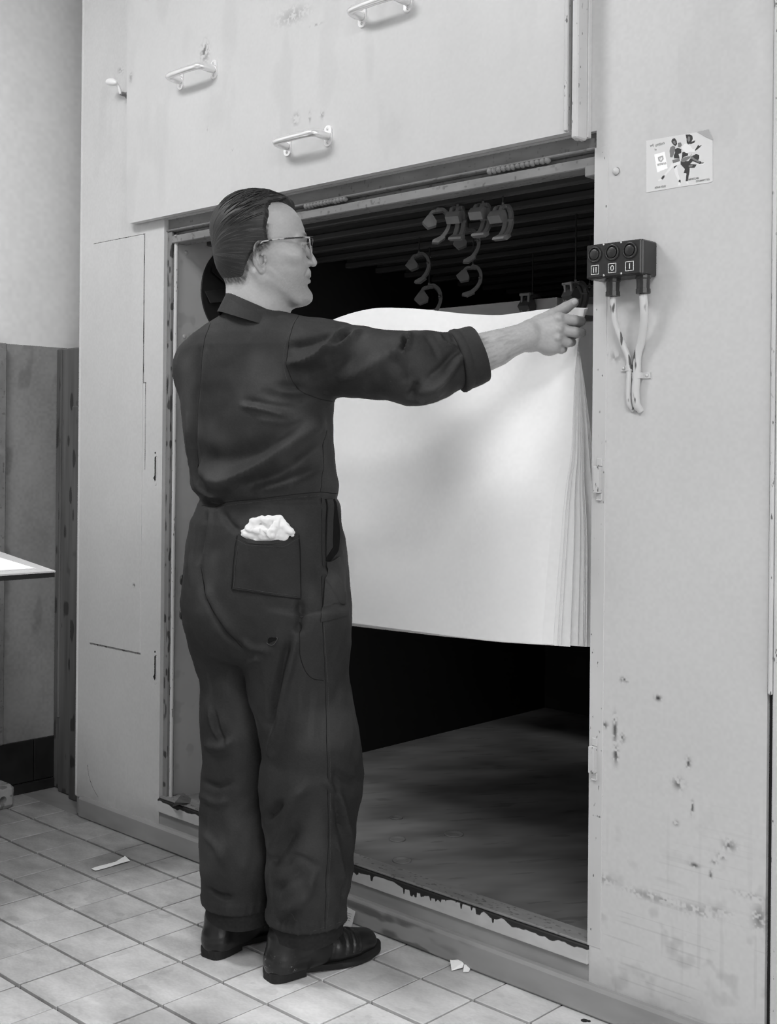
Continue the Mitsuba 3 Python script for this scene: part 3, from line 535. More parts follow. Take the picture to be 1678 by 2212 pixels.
for nm, xl, xr_, ztop, zbot, y, n in (('behind', -3.0 + .12, None, None, .78, 3.006, 9), ('beside', None, -1.28, None, .80, 2.862, 7)):
    k = key_for('paper_bundle')
    if nm == 'behind':
        c = on_y(1203, 642, y); x0, x1, zt_ = -2.84, c[0], c[2]; lab = 'shaded paper bundle hanging in a clip behind the held sheets'
    else:
        c = on_y(1216, 647, y); x0, x1, zt_ = c[0], -1.20, c[2]; lab = 'dim paper bundle hanging beside the right jamb, behind the held sheets'
    for q in range(n):
        yy = y + .0035 * q
        part(k, 'sheet', sheet_mesh(lambda V, x0=x0: x0 + 0 * V, lambda V, x1=x1, q=q: x1 + .0012 * (q % 3) + 0 * V, lambda U, z=zt_, q=q: z - .0008 * (q % 4) + 0 * U, lambda U, z=zbot, q=q: z - .002 * (q % 3) + 0 * U,
             lambda X, Z, U, V, yy=yy: yy + .004 * np.sin(X * 6) * V, 12, 10), 'mat_paper', True)
    tag(k, label=lab, category='paper')

# ------------------------------------------------------------------ left side: post, block, table with paper
post = key_for('wooden_post')
part(post, 'upright', chamfer_box(-3.648, -3.530, 2.226, 2.30, 0, 1.497, .004), 'mat_old_wood')
part(post, 'side_board', chamfer_box(-3.7125, -3.650, 2.246, 2.30, 0, 1.500, .004), 'mat_old_wood')
part(post, 'edge_strip', chamfer_box(-3.651, -3.640, 2.220, 2.23, .25, 1.495, .003), 'mat_old_wood')
part(post, 'gap_shade', chamfer_box(-3.548, -3.500, 2.205, 2.24, 0, 1.30, .003), 'mat_old_wood')  # dark board standing in for the shadow in the gap beside the cabinet
tag(post, label='dark worn wooden corner post between the plaster wall and the cabinet', category='post')
blk = m3.Manifold.hull_points(np.array(chamfer_box(-3.69, -3.575, 1.86, 2.03, .0, .078, .014).vertices)) - m3.Manifold.cylinder(.2, .012, .012, 24).rotate([90, 0, 0]).rotate([0, 0, 90]).translate([-3.68, 1.985, .034]) 
mm = blk.to_mesh(); put('stone_block', trimesh.Trimesh(mm.vert_properties[:, :3], mm.tri_verts), mat('mat_stone', mikit.proc(lambda p, n, uv: g3(.20 + .14 * FB(p.x * 30, p.y * 30, p.z * 30) - .12 * SS(.66, .74, N(p.x * 70, p.y * 70, p.z * 70)))), .8, .2), label='small pale block with a round hole lying at the dark skirting tiles', category='block')
tb = key_for('paper_table'); TZ = .85
corner, e1, e2 = np.array([-2.762, 1.674]), np.array([-.957, .283]), np.array([-.06, -1.0])
e1 /= np.linalg.norm(e1); e2 /= np.linalg.norm(e2)
def tq(a, b): return tuple(corner + a * e1 + b * e2)
top = trimesh.creation.extrude_polygon(sg.Polygon([tq(0, 0), tq(.90, 0), tq(.90, 1.15), tq(0, 1.15)]), .004, engine='earcut'); top.apply_translation([0, 0, TZ - .004]); part(tb, 'tabletop', top, 'mat_paper' if False else mat('mat_table_top', .45, .5, .3))
rim = trimesh.creation.extrude_polygon(sg.Polygon([tq(.002, .002), tq(.898, .002), tq(.898, 1.148), tq(.002, 1.148)]).difference(sg.Polygon([tq(.02, .02), tq(.88, .02), tq(.88, 1.13), tq(.02, 1.13)])), .012, engine='earcut'); rim.apply_translation([0, 0, TZ - .0165]); part(tb, 'edge_frame', rim, 'mat_black')
for a, b in ((.70, .25), (.70, .95)):
    x, y = tq(a, b); part(tb, 'leg', chamfer_box(x - .025, x + .025, y - .025, y + .025, 0, TZ - .004, .003), 'mat_frame')
x, y = tq(.70, .6); part(tb, 'brace', chamfer_box(x - .02, x + .02, y - .36, y + .36, .25, .29, .003), 'mat_frame')
tag(tb, label='thin pale table top with dark underside, at the left frame edge', category='table')
st = key_for('paper_stack')
for q in range(4):
    sh = trimesh.creation.extrude_polygon(sg.Polygon([tq(.062, .035 + .002 * q), tq(.80, .075 - .001 * q), tq(.80, .9), tq(.055 + .001 * q, .9)]), .0008, engine='earcut'); sh.apply_translation([0, 0, TZ + .0002 + .001 * q]); part(st, 'sheet', sh, 'mat_paper_white')
tag(st, label='few white paper sheets lying on the table at the left', category='paper')

# ------------------------------------------------------------------ litter on the floor
def floor_poly(pts, z=.002): return [tuple(on_z(x, y, z)[:2]) for x, y in pts]
def slip(name, pts, lift, label, matname='mat_paper_white', cat='paper scrap'):
    P = floor_poly(pts); m = trimesh.creation.extrude_polygon(sg.Polygon(P), .0006, engine='earcut'); m = m.subdivide().subdivide() if lift else m
    w = m.vertices.copy(); c = w[:, :2].mean(0); m.vertices = np.c_[w[:, :2], w[:, 2] + .0022 + (lift * np.abs(np.sin((w[:, 0] - c[0]) * 40 + (w[:, 1] - c[1]) * 25)) if lift else 0)]
    return put(name, m, matname, label=label, category=cat)
slip('paper_strip', [(197, 1878), (205, 1875), (250, 1862), (270, 1850), (281, 1861), (262, 1866), (206, 1882)], .0015, 'narrow white paper strip lying on the floor tiles at the left')
fp = key_for('folded_paper')
def tri_sheet(pts): 
    P = np.array(pts); m = trimesh.Trimesh(np.vstack([P, P + [0, 0, .0006]]), [[0, 1, 2], [0, 2, 3], [6, 5, 4], [7, 6, 4], [0, 4, 5], [0, 5, 1], [1, 5, 6], [1, 6, 2], [2, 6, 7], [2, 7, 3], [3, 7, 4], [3, 4, 0]], process=False); m.fix_normals(); return m
f = lambda x, y, z: on_z(x, y, z)
part(fp, 'front_leaf', tri_sheet([f(975, 2097, .002), f(1000, 2090, .004), f(1003, 2077, .013), f(972, 2074, .012)]), 'mat_paper')
part(fp, 'back_leaf', tri_sheet([f(1000, 2100, .002), f(1013, 2099, .002), f(1018, 2084, .008), f(1002, 2084, .010)]), 'mat_paper')
part(fp, 'fold', tri_sheet([f(972, 2075, .012), f(1002, 2078, .013), f(1018, 2071, .016), f(1000, 2073, .014)]), 'mat_paper')
tag(fp, label='small folded piece of white paper against the plinth', category='paper scrap')
cd = trimesh.creation.extrude_polygon(sg.Polygon([(-2.150, .0), (-2.112, .0), (-2.110, .036), (-2.150, .040)]), .0008, engine='earcut'); w = cd.vertices.copy(); cd.vertices = np.c_[w[:, 0], 2.104 + w[:, 2] + w[:, 1] * .3, w[:, 1] + .0005]; cd.fix_normals()
cdk = key_for('paper_label'); part(cdk, 'sheet', cd, 'mat_card'); 
part(cdk, 'printed_lines', join(*[box(-2.138, -2.120, 2.1032 + z * .3, 2.1042 + z * .3, z, z + .0012) for z in (.012, .017, .022, .027)]), 'mat_ink_pale')
tag(cdk, label='small pale label leaning on the plinth behind the right trouser leg', category='label')
bt = key_for('cigarette_butt'); a, b = on_z(1260, 2177, .004), on_z(1281, 2184, .004); d = b - a
part(bt, 'paper', tube([a, a + d * .8], .0042, 12), 'mat_paper_white', 40); part(bt, 'burnt_tip', tube([a + d * .8, b], .004, 12), 'mat_black', 40)
tag(bt, label='cigarette butt lying along the plinth, bottom right', category='cigarette')
q = on_z(803, 2009, 0); put('paper_crumb', tri_sheet([[q[0], q[1], .0012], [q[0] + .006, q[1] + .004, .002], [q[0] + .004, q[1] + .008, .012], [q[0] - .003, q[1] + .006, .010]]), 'mat_paper_white', label='tiny white crumb of paper on the tiles in front of the shoe', category='paper scrap')
q = on_z(1262, 2205, 0); put('floor_stain', trimesh.creation.extrude_polygon(sg.Point(q[0], q[1]).buffer(.007).union(sg.Point(q[0] + .008, q[1] + .004).buffer(.004)), .0006, engine='earcut').apply_translation([0, 0, .0005]), 'mat_black', label='small dark blot on the tile below the cigarette butt', category='stain')
wd = trimesh.convex.convex_hull([on_z(*q, .134) for q in ((372, 1742), (432, 1738), (395, 1722))] + [on_z(378, 1733, .16), on_z(395, 1712, .155)])
put('wood_chip', wd, 'mat_old_wood', label='small wooden wedge in the inner left corner of the cabinet floor', category='wedge')

# ------------------------------------------------------------------ modelling with distance fields
def polygonize(f, lo, hi, h, slack=1.6):
    """Surface of f < 0 as a mesh (naive surface nets on a narrow band)."""
    lo, hi = np.asarray(lo, float), np.asarray(hi, float); q = 4
    n = (np.ceil((hi - lo) / (h * q)).astype(int) + 1)
    ax = [lo[k] + np.arange(n[k]) * h * q for k in range(3)]
    C = f(np.stack(np.meshgrid(*ax, indexing='ij'), -1).reshape(-1, 3)).reshape(n)
    near = np.abs(C) < h * q * slack
    full = np.repeat(np.repeat(np.repeat(C, q, 0), q, 1), q, 2); mask = np.repeat(np.repeat(np.repeat(near, q, 0), q, 1), q, 2)
    idx = np.argwhere(mask); P = lo + idx * h - h * (q // 2) * 0
    val = np.concatenate([f(P[i:i + 400000]) for i in range(0, len(P), 400000)])
    full[mask] = val
    S = full < 0; d = full
    nz = np.array(S.shape); acc = np.zeros(tuple(nz - 1) + (3,)); cnt = np.zeros(tuple(nz - 1))
    sl = lambda a, b: tuple(slice(x, (y if y else None)) for x, y in zip(a, b))
    edges = []
    for k in range(3):
        a0, b0 = [0, 0, 0], [0, 0, 0]; b0[k] = -1; a1 = [0, 0, 0]; a1[k] = 1
        s0, s1 = S[sl(a0, b0)], S[sl(a1, [0, 0, 0])]; d0, d1 = d[sl(a0, b0)], d[sl(a1, [0, 0, 0])]
        cross = s0 != s1; e = np.argwhere(cross); t = d0[cross] / (d0[cross] - d1[cross] + 1e-30)
        pos = e.astype(float); pos[:, k] += np.clip(t, 0, 1); edges.append((e, s0[cross]))
        o1, o2 = [j for j in range(3) if j != k]
        for da in (0, -1):
            for db in (0, -1):
                c = e.copy(); c[:, o1] += da; c[:, o2] += db
                ok = np.all((c >= 0) & (c < nz - 1), 1); np.add.at(acc, tuple(c[ok].T), pos[ok]); np.add.at(cnt, tuple(c[ok].T), 1)
    act = cnt > 0; ids = -np.ones(act.shape, int); ids[act] = np.arange(act.sum())
    V = lo + acc[act] / cnt[act][:, None] * h; F = []
    for k, (e, ins) in enumerate(edges):
        o1, o2 = (k + 1) % 3, (k + 2) % 3; quad = []
        for da, db in ((0, 0), (-1, 0), (-1, -1), (0, -1)):
            c = e.copy(); c[:, o1] += da; c[:, o2] += db; quad.append(c)
        ok = np.all([np.all((c >= 0) & (c < nz - 1), 1) for c in quad], 0)
        qd = np.stack([ids[tuple(c[ok].T)] for c in quad], 1); fl = ~ins[ok]
        qd[fl] = qd[fl][:, ::-1]; F.append(qd)
    F = np.vstack(F); m = trimesh.Trimesh(V, np.vstack([F[:, [0, 1, 2]], F[:, [0, 2, 3]]]), process=False)
    return m
def smin(a, b, k):
    h = np.clip(.5 + .5 * (b - a) / k, 0, 1); return b * (1 - h) + a * h - k * h * (1 - h)
def smax(a, b, k): return -smin(-a, -b, k)
def bone(P, a, b, ra, rb):
    a, b = np.asarray(a, float), np.asarray(b, float); ab = b - a
    t = np.clip(((P - a) @ ab) / max(ab @ ab, 1e-12), 0, 1); return np.linalg.norm(P - a - t[:, None] * ab, axis=1) - (ra + (rb - ra) * t)
def ball(P, c, r):
    c = np.asarray(c, float)
    if np.isscalar(r): return np.linalg.norm(P - c, axis=1) - r
    r = np.asarray(r, float); k = np.linalg.norm((P - c) / r, axis=1); k2 = np.linalg.norm((P - c) / r ** 2, axis=1); return k * (k - 1) / np.maximum(k2, 1e-9)
def chain(P, pts, radii, k=None):
    d = None
    for i in range(len(pts) - 1):
        e = bone(P, pts[i], pts[i + 1], radii[i], radii[i + 1]); d = e if d is None else (np.minimum(d, e) if k is None else smin(d, e, k))
    return d
def seg_dist(P, line):
    L = np.asarray(line, float); best, at = np.full(len(P), 1e9), np.zeros(len(P))
    for i, (a, b) in enumerate(zip(L[:-1], L[1:])):
        ab = b - a; t = np.clip(((P - a) @ ab) / max(ab @ ab, 1e-12), 0, 1); d = np.linalg.norm(P - a - t[:, None] * ab, axis=1); at = np.where(d < best, (i + t) / (len(L) - 1), at); best = np.minimum(best, d)
    return best, at
def grad(f, P, e=.0015):
    g = np.stack([f(P + o) - f(P - o) for o in np.eye(3) * e], 1); return g / (np.linalg.norm(g, axis=1, keepdims=True) + 1e-12)
def trace(f, xy, t0=2.2, t1=3.4):
    """First places of f's surface along sight lines (frame places xy); misses are pulled onto the surface."""
    xy = np.asarray(xy, float); D = np.array([sight(x, y) for x, y in xy]); L = np.linalg.norm(D, axis=1); D /= L[:, None]; t = t0 * L
    for _ in range(60):
        d = f(CAM + t[:, None] * D); t = np.minimum(t + .8 * np.maximum(d, -.01), t1 * L)
    P = CAM + t[:, None] * D; miss = t > t1 * L - .02
    if miss.any(): P[miss] = CAM + 2.75 * (D * 1)[miss] * 1.0
    for _ in range(12): P = P - (f(P) * .8)[:, None] * grad(f, P)
    return P

# ------------------------------------------------------------------ the man: measures
def rows(tab, D):
    t = []
    for py, l, r in tab:
        c = deep((l + r) / 2, py, D if np.isscalar(D) else np.interp(py, *D)); t.append((c[2], c[0], c[1], (r - l) / 2 * (D if np.isscalar(D) else np.interp(py, *D)) / FOCAL))
    return np.array(sorted(t))
def stack_field(P, tab, az, ratio, power=2.2):
    """Stacked oval sections: tab rows (z, x, y, half width seen), az the facing angle by z, ratio = depth / breadth by z."""
    z = P[:, 2]; zc = tab[:, 0]
    cx, cy, hw = (np.interp(z, zc, tab[:, k]) for k in (1, 2, 3))
    A = np.radians(np.interp(z, *az)); R_ = np.interp(z, *ratio)
    F_ = np.stack([np.cos(A), np.sin(A)], 1); L_ = np.stack([np.sin(A), -np.cos(A)], 1); r2 = RIGHT[:2]
    a = hw / np.sqrt((L_ @ r2) ** 2 + (R_ * (F_ @ r2)) ** 2); b = a * R_
    d = np.stack([P[:, 0] - cx, P[:, 1] - cy], 1); u, v = np.abs((d * L_).sum(1)) / a, np.abs((d * F_).sum(1)) / b
    k = (u ** power + v ** power) ** (1 / power); rr = np.linalg.norm(d, axis=1)
    return np.where(k > 1e-3, rr * (1 - 1 / np.maximum(k, 1e-3)), -np.minimum(a, b)) * .9
TORSO = rows([(668, 500, 650), (684, 470, 655), (700, 445, 665), (722, 418, 682), (750, 400, 700), (790, 391, 712), (830, 388, 718), (880, 390, 716), (930, 395, 714), (980, 402, 719), (1020, 409, 722), (1045, 415, 723), (1062, 424, 724), (1076, 432, 726), (1092, 429, 729), (1130, 413, 734),
              (1200, 402, 745), (1250, 398, 750), (1310, 397, 752), (1350, 401, 750), (1400, 412, 752), (1440, 426, 752)], 2.77)
TAZ = (np.array([.7, 1.0, 1.25, 1.5]), np.array([97, 98, 104, 106.0]))
TRA = (np.array([.65, .85, 1.02, 1.2, 1.35, 1.46, 1.5]), np.array([.80, .80, .70, .64, .60, .62, .7]))
LEGR = rows([(1330, 520, 752), (1400, 522, 752), (1450, 531, 752), (1512, 541, 760), (1560, 554, 769), (1600, 565, 775), (1640, 572, 779), (1665, 566, 780), (1700, 563, 779), (1740, 566, 772), (1790, 574, 763), (1840, 581, 759), (1875, 577, 760), (1905, 579, 754), (1940, 582, 748), (1970, 578, 747), (2030, 578, 749)], (np.array([1330, 1500, 2030]), np.array([2.70, 2.70, 2.722])))
LEGL = rows([(1330, 400, 560), (1400, 414, 575), (1466, 434, 590), (1490, 438, 597), (1555, 437, 600), (1643, 442, 605), (1698, 439, 606), (1800, 434, 605), (1900, 438, 602), (1960, 444, 600), (2030, 446, 600)], (np.array([1330, 1500, 2030]), np.array([2.80, 2.82, 2.815])))
HEM = .118
SR, ER, CR, WR = deep(690, 772, 2.69), deep(902, 797, 2.585), deep(1012, 772, 2.60), deep(1142, 724, 2.625)
_tc = np.array([np.interp(1.40, TORSO[:, 0], TORSO[:, k]) for k in (1, 2)]); LT_ = np.array([math.sin(math.radians(105)), -math.cos(math.radians(105))])
SL = np.r_[_tc - .128 * LT_, 1.352]; HL = np.array([-2.40, 2.160, 1.425]); EL = np.array([-2.45, 1.985, 1.215]); WL = HL + (EL - HL) / np.linalg.norm(EL - HL) * .085
HAZ = math.radians(55.6); HU = np.array([math.cos(HAZ), math.sin(HAZ), 0]); HV = np.array([math.sin(HAZ), -math.cos(HAZ), 0]); HW = np.array([0, 0, 1.0])
H0 = deep(570, 563, 2.755)
NECK0 = H0 + HU * -.010 - HW * .118; NECK1 = np.r_[_tc, 1.36]; NECKN = HW * math.cos(.22) + HU * math.sin(.22)
def coverall_field(P):
    t = stack_field(P, TORSO, TAZ, TRA, 2.3); t = smax(t, TORSO[0, 0] + .01 - P[:, 2], .09); t = smax(t, P[:, 2] - 1.452, .03)
    t = smin(t, bone(P, np.r_[_tc - .0 * LT_, 1.425], SR + [0, 0, .006], .055, .066), .04)
    t = smin(t, bone(P, np.r_[_tc - .02 * LT_, 1.435], SL, .055, .066), .05)
    lr = stack_field(P, LEGR, (np.array([0, 1.0]), np.array([95, 95.0])), (np.array([.1, .45, .9]), np.array([1.05, 1.0, .95])), 2.2)
    ll = stack_field(P, LEGL, (np.array([0, 1.0]), np.array([98, 98.0])), (np.array([.1, .45, .9]), np.array([1.1, 1.05, 1.0])), 2.2)
    lr, ll = np.maximum(lr, P[:, 2] - .82), np.maximum(ll, P[:, 2] - .82)
    legs = np.minimum(lr, ll); legs = np.where(P[:, 2] > .66, smin(lr, ll, .02), legs)
    t = smin(t, legs, .012); t = np.maximum(t, HEM - P[:, 2])
    ar = chain(P, [SR, ER, CR + (CR - ER) * .12], [.080, .071, .054], .03)
    ar = np.maximum(ar, (P - CR) @ ((WR - CR) / np.linalg.norm(WR - CR)))
    al = chain(P, [SL, EL, WL + (EL - WL) * .45], [.070, .062, .054], .02)
    t = smin(smin(t, ar, .035), al, .03)
    neck = bone(P, NECK0, NECK1, .070, .092); q = P - NECK0; neck = smax(neck, q @ NECKN - .0, .006)
    return smin(t, neck, .02)
def px(f, pts): return trace(f, pts)
# folds: frame path, height in mm (+ ridge, - groove), half width in mm
FOLDS = [([(627, 785), (660, 778), (694, 762), (725, 735), (745, 715)], 9, 10), ([(628, 750), (670, 742), (715, 722)], -6, 10), ([(705, 758), (735, 750), (757, 732), (775, 716)], 7, 8), ([(735, 734), (760, 722)], -5, 6), ([(650, 812), (700, 800), (760, 770)], -5, 16),
    ([(877, 724), (874, 740), (870, 755)], -13, 5), ([(886, 722), (884, 742), (874, 758)], 6, 5), ([(866, 752), (835, 770), (790, 800), (740, 820)], 5, 14), ([(820, 745), (860, 790), (880, 830)], -4, 16), ([(1002, 764), (975, 795), (949, 823), (909, 845)], 8, 10), ([(990, 755), (955, 795), (925, 818)], -5, 10),
    ([(905, 868), (925, 858), (950, 845)], 6, 12), ([(885, 858), (893, 845), (900, 825)], -8, 8), ([(920, 725), (935, 745), (945, 770)], -3, 7), ([(945, 722), (958, 740), (985, 752)], 4, 6), ([(975, 722), (982, 740)], -3, 5),
    ([(525, 876), (560, 882), (590, 890), (625, 900)], 6, 7), ([(530, 866), (590, 876), (640, 880)], -3, 9), ([(560, 905), (610, 912), (650, 905)], 3, 9), ([(570, 850), (620, 860), (670, 862)], -4, 10), ([(600, 835), (650, 838)], -4, 9),
    ([(690, 915), (650, 940), (609, 970), (557, 1007), (504, 1034), (470, 1034), (440, 1016)], 13, 17), ([(640, 925), (590, 960), (530, 985), (470, 990), (440, 985)], -8, 26), ([(700, 960), (640, 1005), (580, 1036), (520, 1050)], -8, 15), ([(690, 1010), (620, 1042), (560, 1056)], 5, 10),
    ([(432, 760), (424, 880), (421, 980), (430, 1050)], -4, 8), ([(447, 760), (438, 880), (437, 990), (452, 1050)], 4, 7), ([(408, 900), (416, 1000), (432, 1060)], 5, 7), ([(427, 1066), (450, 1084), (480, 1088)], -7, 8), ([(430, 1050), (455, 1068), (475, 1072)], 5, 7),
    ([(436, 1230), (440, 1285), (455, 1312), (488, 1368), (523, 1398)], -4, 9), ([(450, 1270), (470, 1318), (505, 1368)], 4, 14), ([(445, 1110), (440, 1150), (430, 1210)], -4, 7), ([(455, 1105), (452, 1150), (440, 1220)], 3, 6), ([(420, 1140), (415, 1200), (412, 1260)], 3, 6), ([(480, 1105), (500, 1135), (515, 1145)], -4, 8),
    ([(640, 1372), (625, 1440), (611, 1507), (600, 1570), (580, 1625)], 9, 10), ([(628, 1385), (612, 1440), (595, 1510), (585, 1560)], -9, 13), ([(560, 1420), (535, 1430)], 4, 8), ([(525, 1385), (545, 1400), (580, 1405)], 4, 9), ([(648, 1300), (652, 1330), (640, 1370)], -6, 10),
    ([(705, 1690), (730, 1720), (741, 1767), (757, 1839)], 8, 9), ([(720, 1664), (745, 1680), (775, 1690)], -5, 8), ([(722, 1684), (728, 1740), (735, 1800)], -6, 8), ([(722, 1815), (732, 1860), (742, 1905)], 6, 8), ([(745, 1905), (740, 1940)], -5, 8),
    ([(660, 1700), (640, 1720), (624, 1752), (603, 1803), (585, 1834)], 8, 12), ([(612, 1735), (590, 1755), (575, 1768)], -7, 9), ([(640, 1790), (610, 1840), (588, 1862)], -6, 11), ([(679, 1886), (662, 1930), (635, 1956), (603, 1968)], 8, 12), ([(655, 1880), (620, 1905), (590, 1925)], -6, 12), ([(650, 1952), (620, 1985), (590, 1992)], -4, 12), ([(680, 1868), (640, 1850), (615, 1862)], -4, 9),
    ([(455, 1530), (462, 1570), (475, 1595)], 5, 7), ([(465, 1540), (472, 1580), (485, 1605)], -5, 7), ([(445, 1610), (475, 1615), (500, 1600)], 5, 10), ([(440, 1690), (470, 1700), (500, 1690)], -4, 8), ([(436, 1720), (465, 1735), (490, 1730)], 4, 8), ([(450, 1920), (475, 1935), (500, 1938)], -6, 7), ([(440, 1800), (470, 1830), (480, 1860)], 4, 10), ([(690, 1225), (715, 1260), (735, 1300)], 5, 8)]
cov = polygonize(coverall_field, [-2.72, 1.48, .09], [-1.62, 2.28, 1.58], .0046)
_fp = [curve(np.c_[np.array(p, float), np.zeros(len(p))], 3 * len(p))[:, :2] for p, a, w in FOLDS]
_ft = np.split(trace(coverall_field, np.vstack(_fp)), np.cumsum([len(q) for q in _fp])[:-1])
FOLD3 = [(q, 2.0 * a / 1000, .95 * w / 1000) for q, (p, a, w) in zip(_ft, FOLDS)]
def fold_height(V):
    h = np.zeros(len(V)); tree = None
    for line, a, w in FOLD3:
        lo, hi = line.min(0) - 3 * w, line.max(0) + 3 * w
        i = np.nonzero(np.all((V > lo) & (V < hi), 1))[0]
        if len(i): d, s = seg_dist(V[i], line); h[i] += a * np.exp(-(d / w) ** 2) * np.clip(np.minimum(s, 1 - s) * 4 + .40, 0, 1)
    # soft creases everywhere: stretched noise, stronger round the joints
    q = V * [1, 1, 1.0]
    rid = 1 - np.abs(meshkit.fbm(q * [11, 11, 8] + 1, 2, 15) * 2 - 1) * 2.2; h += .0028 * np.clip(rid, -.5, 1) + .0056 * (meshkit.fbm(q * [16, 16, 9] + 3, 3, 5) - .5) + .0022 * (meshkit.noise(q * [55, 55, 38], 9) - .5)
    ring = np.exp(-((np.linalg.norm(V - ER, axis=1) - .03) / .1) ** 2); h += .006 * ring * (meshkit.fbm(V * 30, 2, 2) - .5)
    low = np.exp(-((V[:, 2] - .25) / .2) ** 2); h += .008 * low * (meshkit.fbm(V * [12, 12, 20] + 9, 2, 8) - .5)
    # the blouse sags over the waist seam
    zs = V[:, 2] - 1.052 - .03 * ((V[:, :2] - _tc) @ RIGHT[:2]); torso = np.linalg.norm(V[:, :2] - _tc, axis=1) < .24
    h += np.where(torso, -.0035 * np.exp(-(zs / .006) ** 2) + .005 * np.exp(-((zs - .03) / .02) ** 2), 0)
    hem = (V[:, 2] - HEM); h += np.where(hem < .06, .0016 * (hem < .028) + .001 * np.sin(V[:, 0] * 300 + V[:, 1] * 260) * np.exp(-((hem - .014) / .012) ** 2), 0)
    return h
def displaced(V): return V + grad(coverall_field, V) * fold_height(V)[:, None]
nrm = cov.vertex_normals.copy(); keep = ~((np.abs(cov.vertices[:, 2] - HEM) < .004) & (nrm[:, 2] < -.5))
cov.vertices = cov.vertices + nrm * (fold_height(cov.vertices) * keep)[:, None]
ctree = cKDTree(cov.vertices); cnormal = cov.vertex_normals.copy()
def on_cloth(pts, lift=0.0, n=None, k=6):
    """Frame places -> places on the finished cloth surface, lifted along its normal."""
    p = np.asarray(pts, float)
    if n: p = curve(np.c_[p, np.zeros(len(p))], n)[:, :2]
    Q = trace(coverall_field, p); d, i = ctree.query(Q, k=k); w = 1 / (d + 1e-4); w /= w.sum(1, keepdims=True)
    N_ = (cnormal[i] * w[..., None]).sum(1); N_ /= np.linalg.norm(N_, axis=1, keepdims=True); off = ((cov.vertices[i] - Q[:, None]) * N_[:, None]).sum(2); off = (off * w).sum(1)
    return Q + N_ * (off + (lift if np.isscalar(lift) else np.asarray(lift)))[:, None], N_

def cloth_fn(p, n, uv):
    tw = N(p.x * 420 + p.z * 420, p.y * 420, p.z * 300)
    wear = SS(.50, .78, FB(p.x * 9 + 2, p.y * 9, p.z * 7, octaves=3))
    dust = SS(.62, .78, N(p.x * 60, p.y * 60, p.z * 14)) * SS(.45, .65, FB(p.x * 6, p.y * 6, p.z * 5 + 4, octaves=2))
    return g3((.0175 + .009 * (FB(p.x * 14, p.y * 14, p.z * 10) - .5)) * (.86 + .28 * tw) + .016 * wear + .004 * dust)
mat('mat_cloth', mikit.proc(cloth_fn), .72, .25, sheen=.2)
mat('mat_seam', .012, .9, .1); mat('mat_stitch', .045, .9, .1); mat('mat_trousers', mikit.proc(lambda p, n, uv: g3(.012 + .006 * N(p.x * 200, p.y * 200, p.z * 200))), .85, .2); mat('mat_hole', .006, .9, .1)
man = key_for('person')
cvk = part(man, 'coverall', cov, 'mat_cloth', True, label='dark grey work coverall with faded wear marks')
def seam(path, lift=-.0004, r=.0011, m='mat_seam', name='seam', n=None):
    P, _ = on_cloth(path, lift, n or 8 * len(path)); return put(key_for(cvk + '__' + name), tube(P, r, 6), m, True)
for path in ([(645, 683), (632, 710), (622, 750), (621, 785), (630, 820), (650, 845), (690, 860), (720, 866)], [(436, 1092), (480, 1086), (560, 1076), (640, 1066), (690, 1062), (724, 1066)], [(703, 930), (696, 1000), (688, 1062)], [(693, 1075), (694, 1200), (696, 1340), (702, 1480), (706, 1640), (708, 1760), (705, 1880), (701, 2006)],
             [(648, 1345), (646, 1400), (655, 1440), (672, 1464), (698, 1470)], [(458, 688), (442, 740), (431, 820), (424, 920), (424, 1010)], [(434, 1225), (440, 1280), (462, 1325), (495, 1372), (522, 1400)]):
    seam(path)
for path in ([(640, 690), (626, 715), (614, 755), (613, 790), (621, 825)], [(440, 1100), (500, 1091), (600, 1078), (686, 1069)], [(582, 2006), (610, 2018), (660, 2014), (720, 1996), (744, 1988)], [(699, 1350), (708, 1500), (713, 1700), (711, 1880), (707, 1990)]):
    seam(path, -.0003, .0006, 'mat_stitch', 'stitching')
def patch_mesh(grid_px, lift, th=.0018):
    """A cloth patch over the coverall; grid_px rows x columns of frame places, lift the same shape in metres."""
    G = np.asarray(grid_px, float); r, c = G.shape[:2]; Q, N_ = on_cloth(G.reshape(-1, 2), np.asarray(lift).reshape(-1)); n = r * c
    i = np.arange(n).reshape(r, c); q = np.stack([i[:-1, :-1], i[1:, :-1], i[1:, 1:], i[:-1, 1:]], -1).reshape(-1, 4)
    F = [np.c_[q[:, 0], q[:, 1], q[:, 2]], np.c_[q[:, 0], q[:, 2], q[:, 3]], np.c_[q[:, 2], q[:, 1], q[:, 0]] + n, np.c_[q[:, 3], q[:, 2], q[:, 0]] + n]
    rim = np.concatenate([i[0, :], i[1:, -1], i[-1, -2::-1], i[-2:0:-1, 0]]); r2 = np.roll(rim, -1); F += [np.c_[r2, rim, rim + n], np.c_[r2, rim + n, r2 + n]]
    return trimesh.Trimesh(np.vstack([Q, Q - N_ * th]), np.vstack(F), process=False)
U, V = np.meshgrid(np.linspace(0, 1, 26), np.linspace(0, 1, 26))
gx = (515 * (1 - V) + 503 * V) * (1 - U) + (645 * (1 - V) + 650 * V) * U; gy = (1154 + 20 * np.sin(np.pi * U) ** .8 - 2 * U) * (1 - V) + (1272 + 22 * U) * V
lift = .0016 + .016 * np.sin(np.pi * U) ** .7 * (1 - V) ** 1.6 + .0012 * (meshkit.noise(np.dstack([gx * .05, gy * .05, gx * 0]), 3) - .5)
pk = put(key_for(cvk + '__back_pocket'), patch_mesh(np.dstack([gx, gy]), lift), 'mat_cloth', 40, label='sagging back pocket')
U, V = np.meshgrid(np.linspace(0, 1, 22), np.linspace(0, 1, 5))
gx = 515 + 130 * U; gy = 1154 + 20 * np.sin(np.pi * U) ** .8 - 2 * U + 7 * V
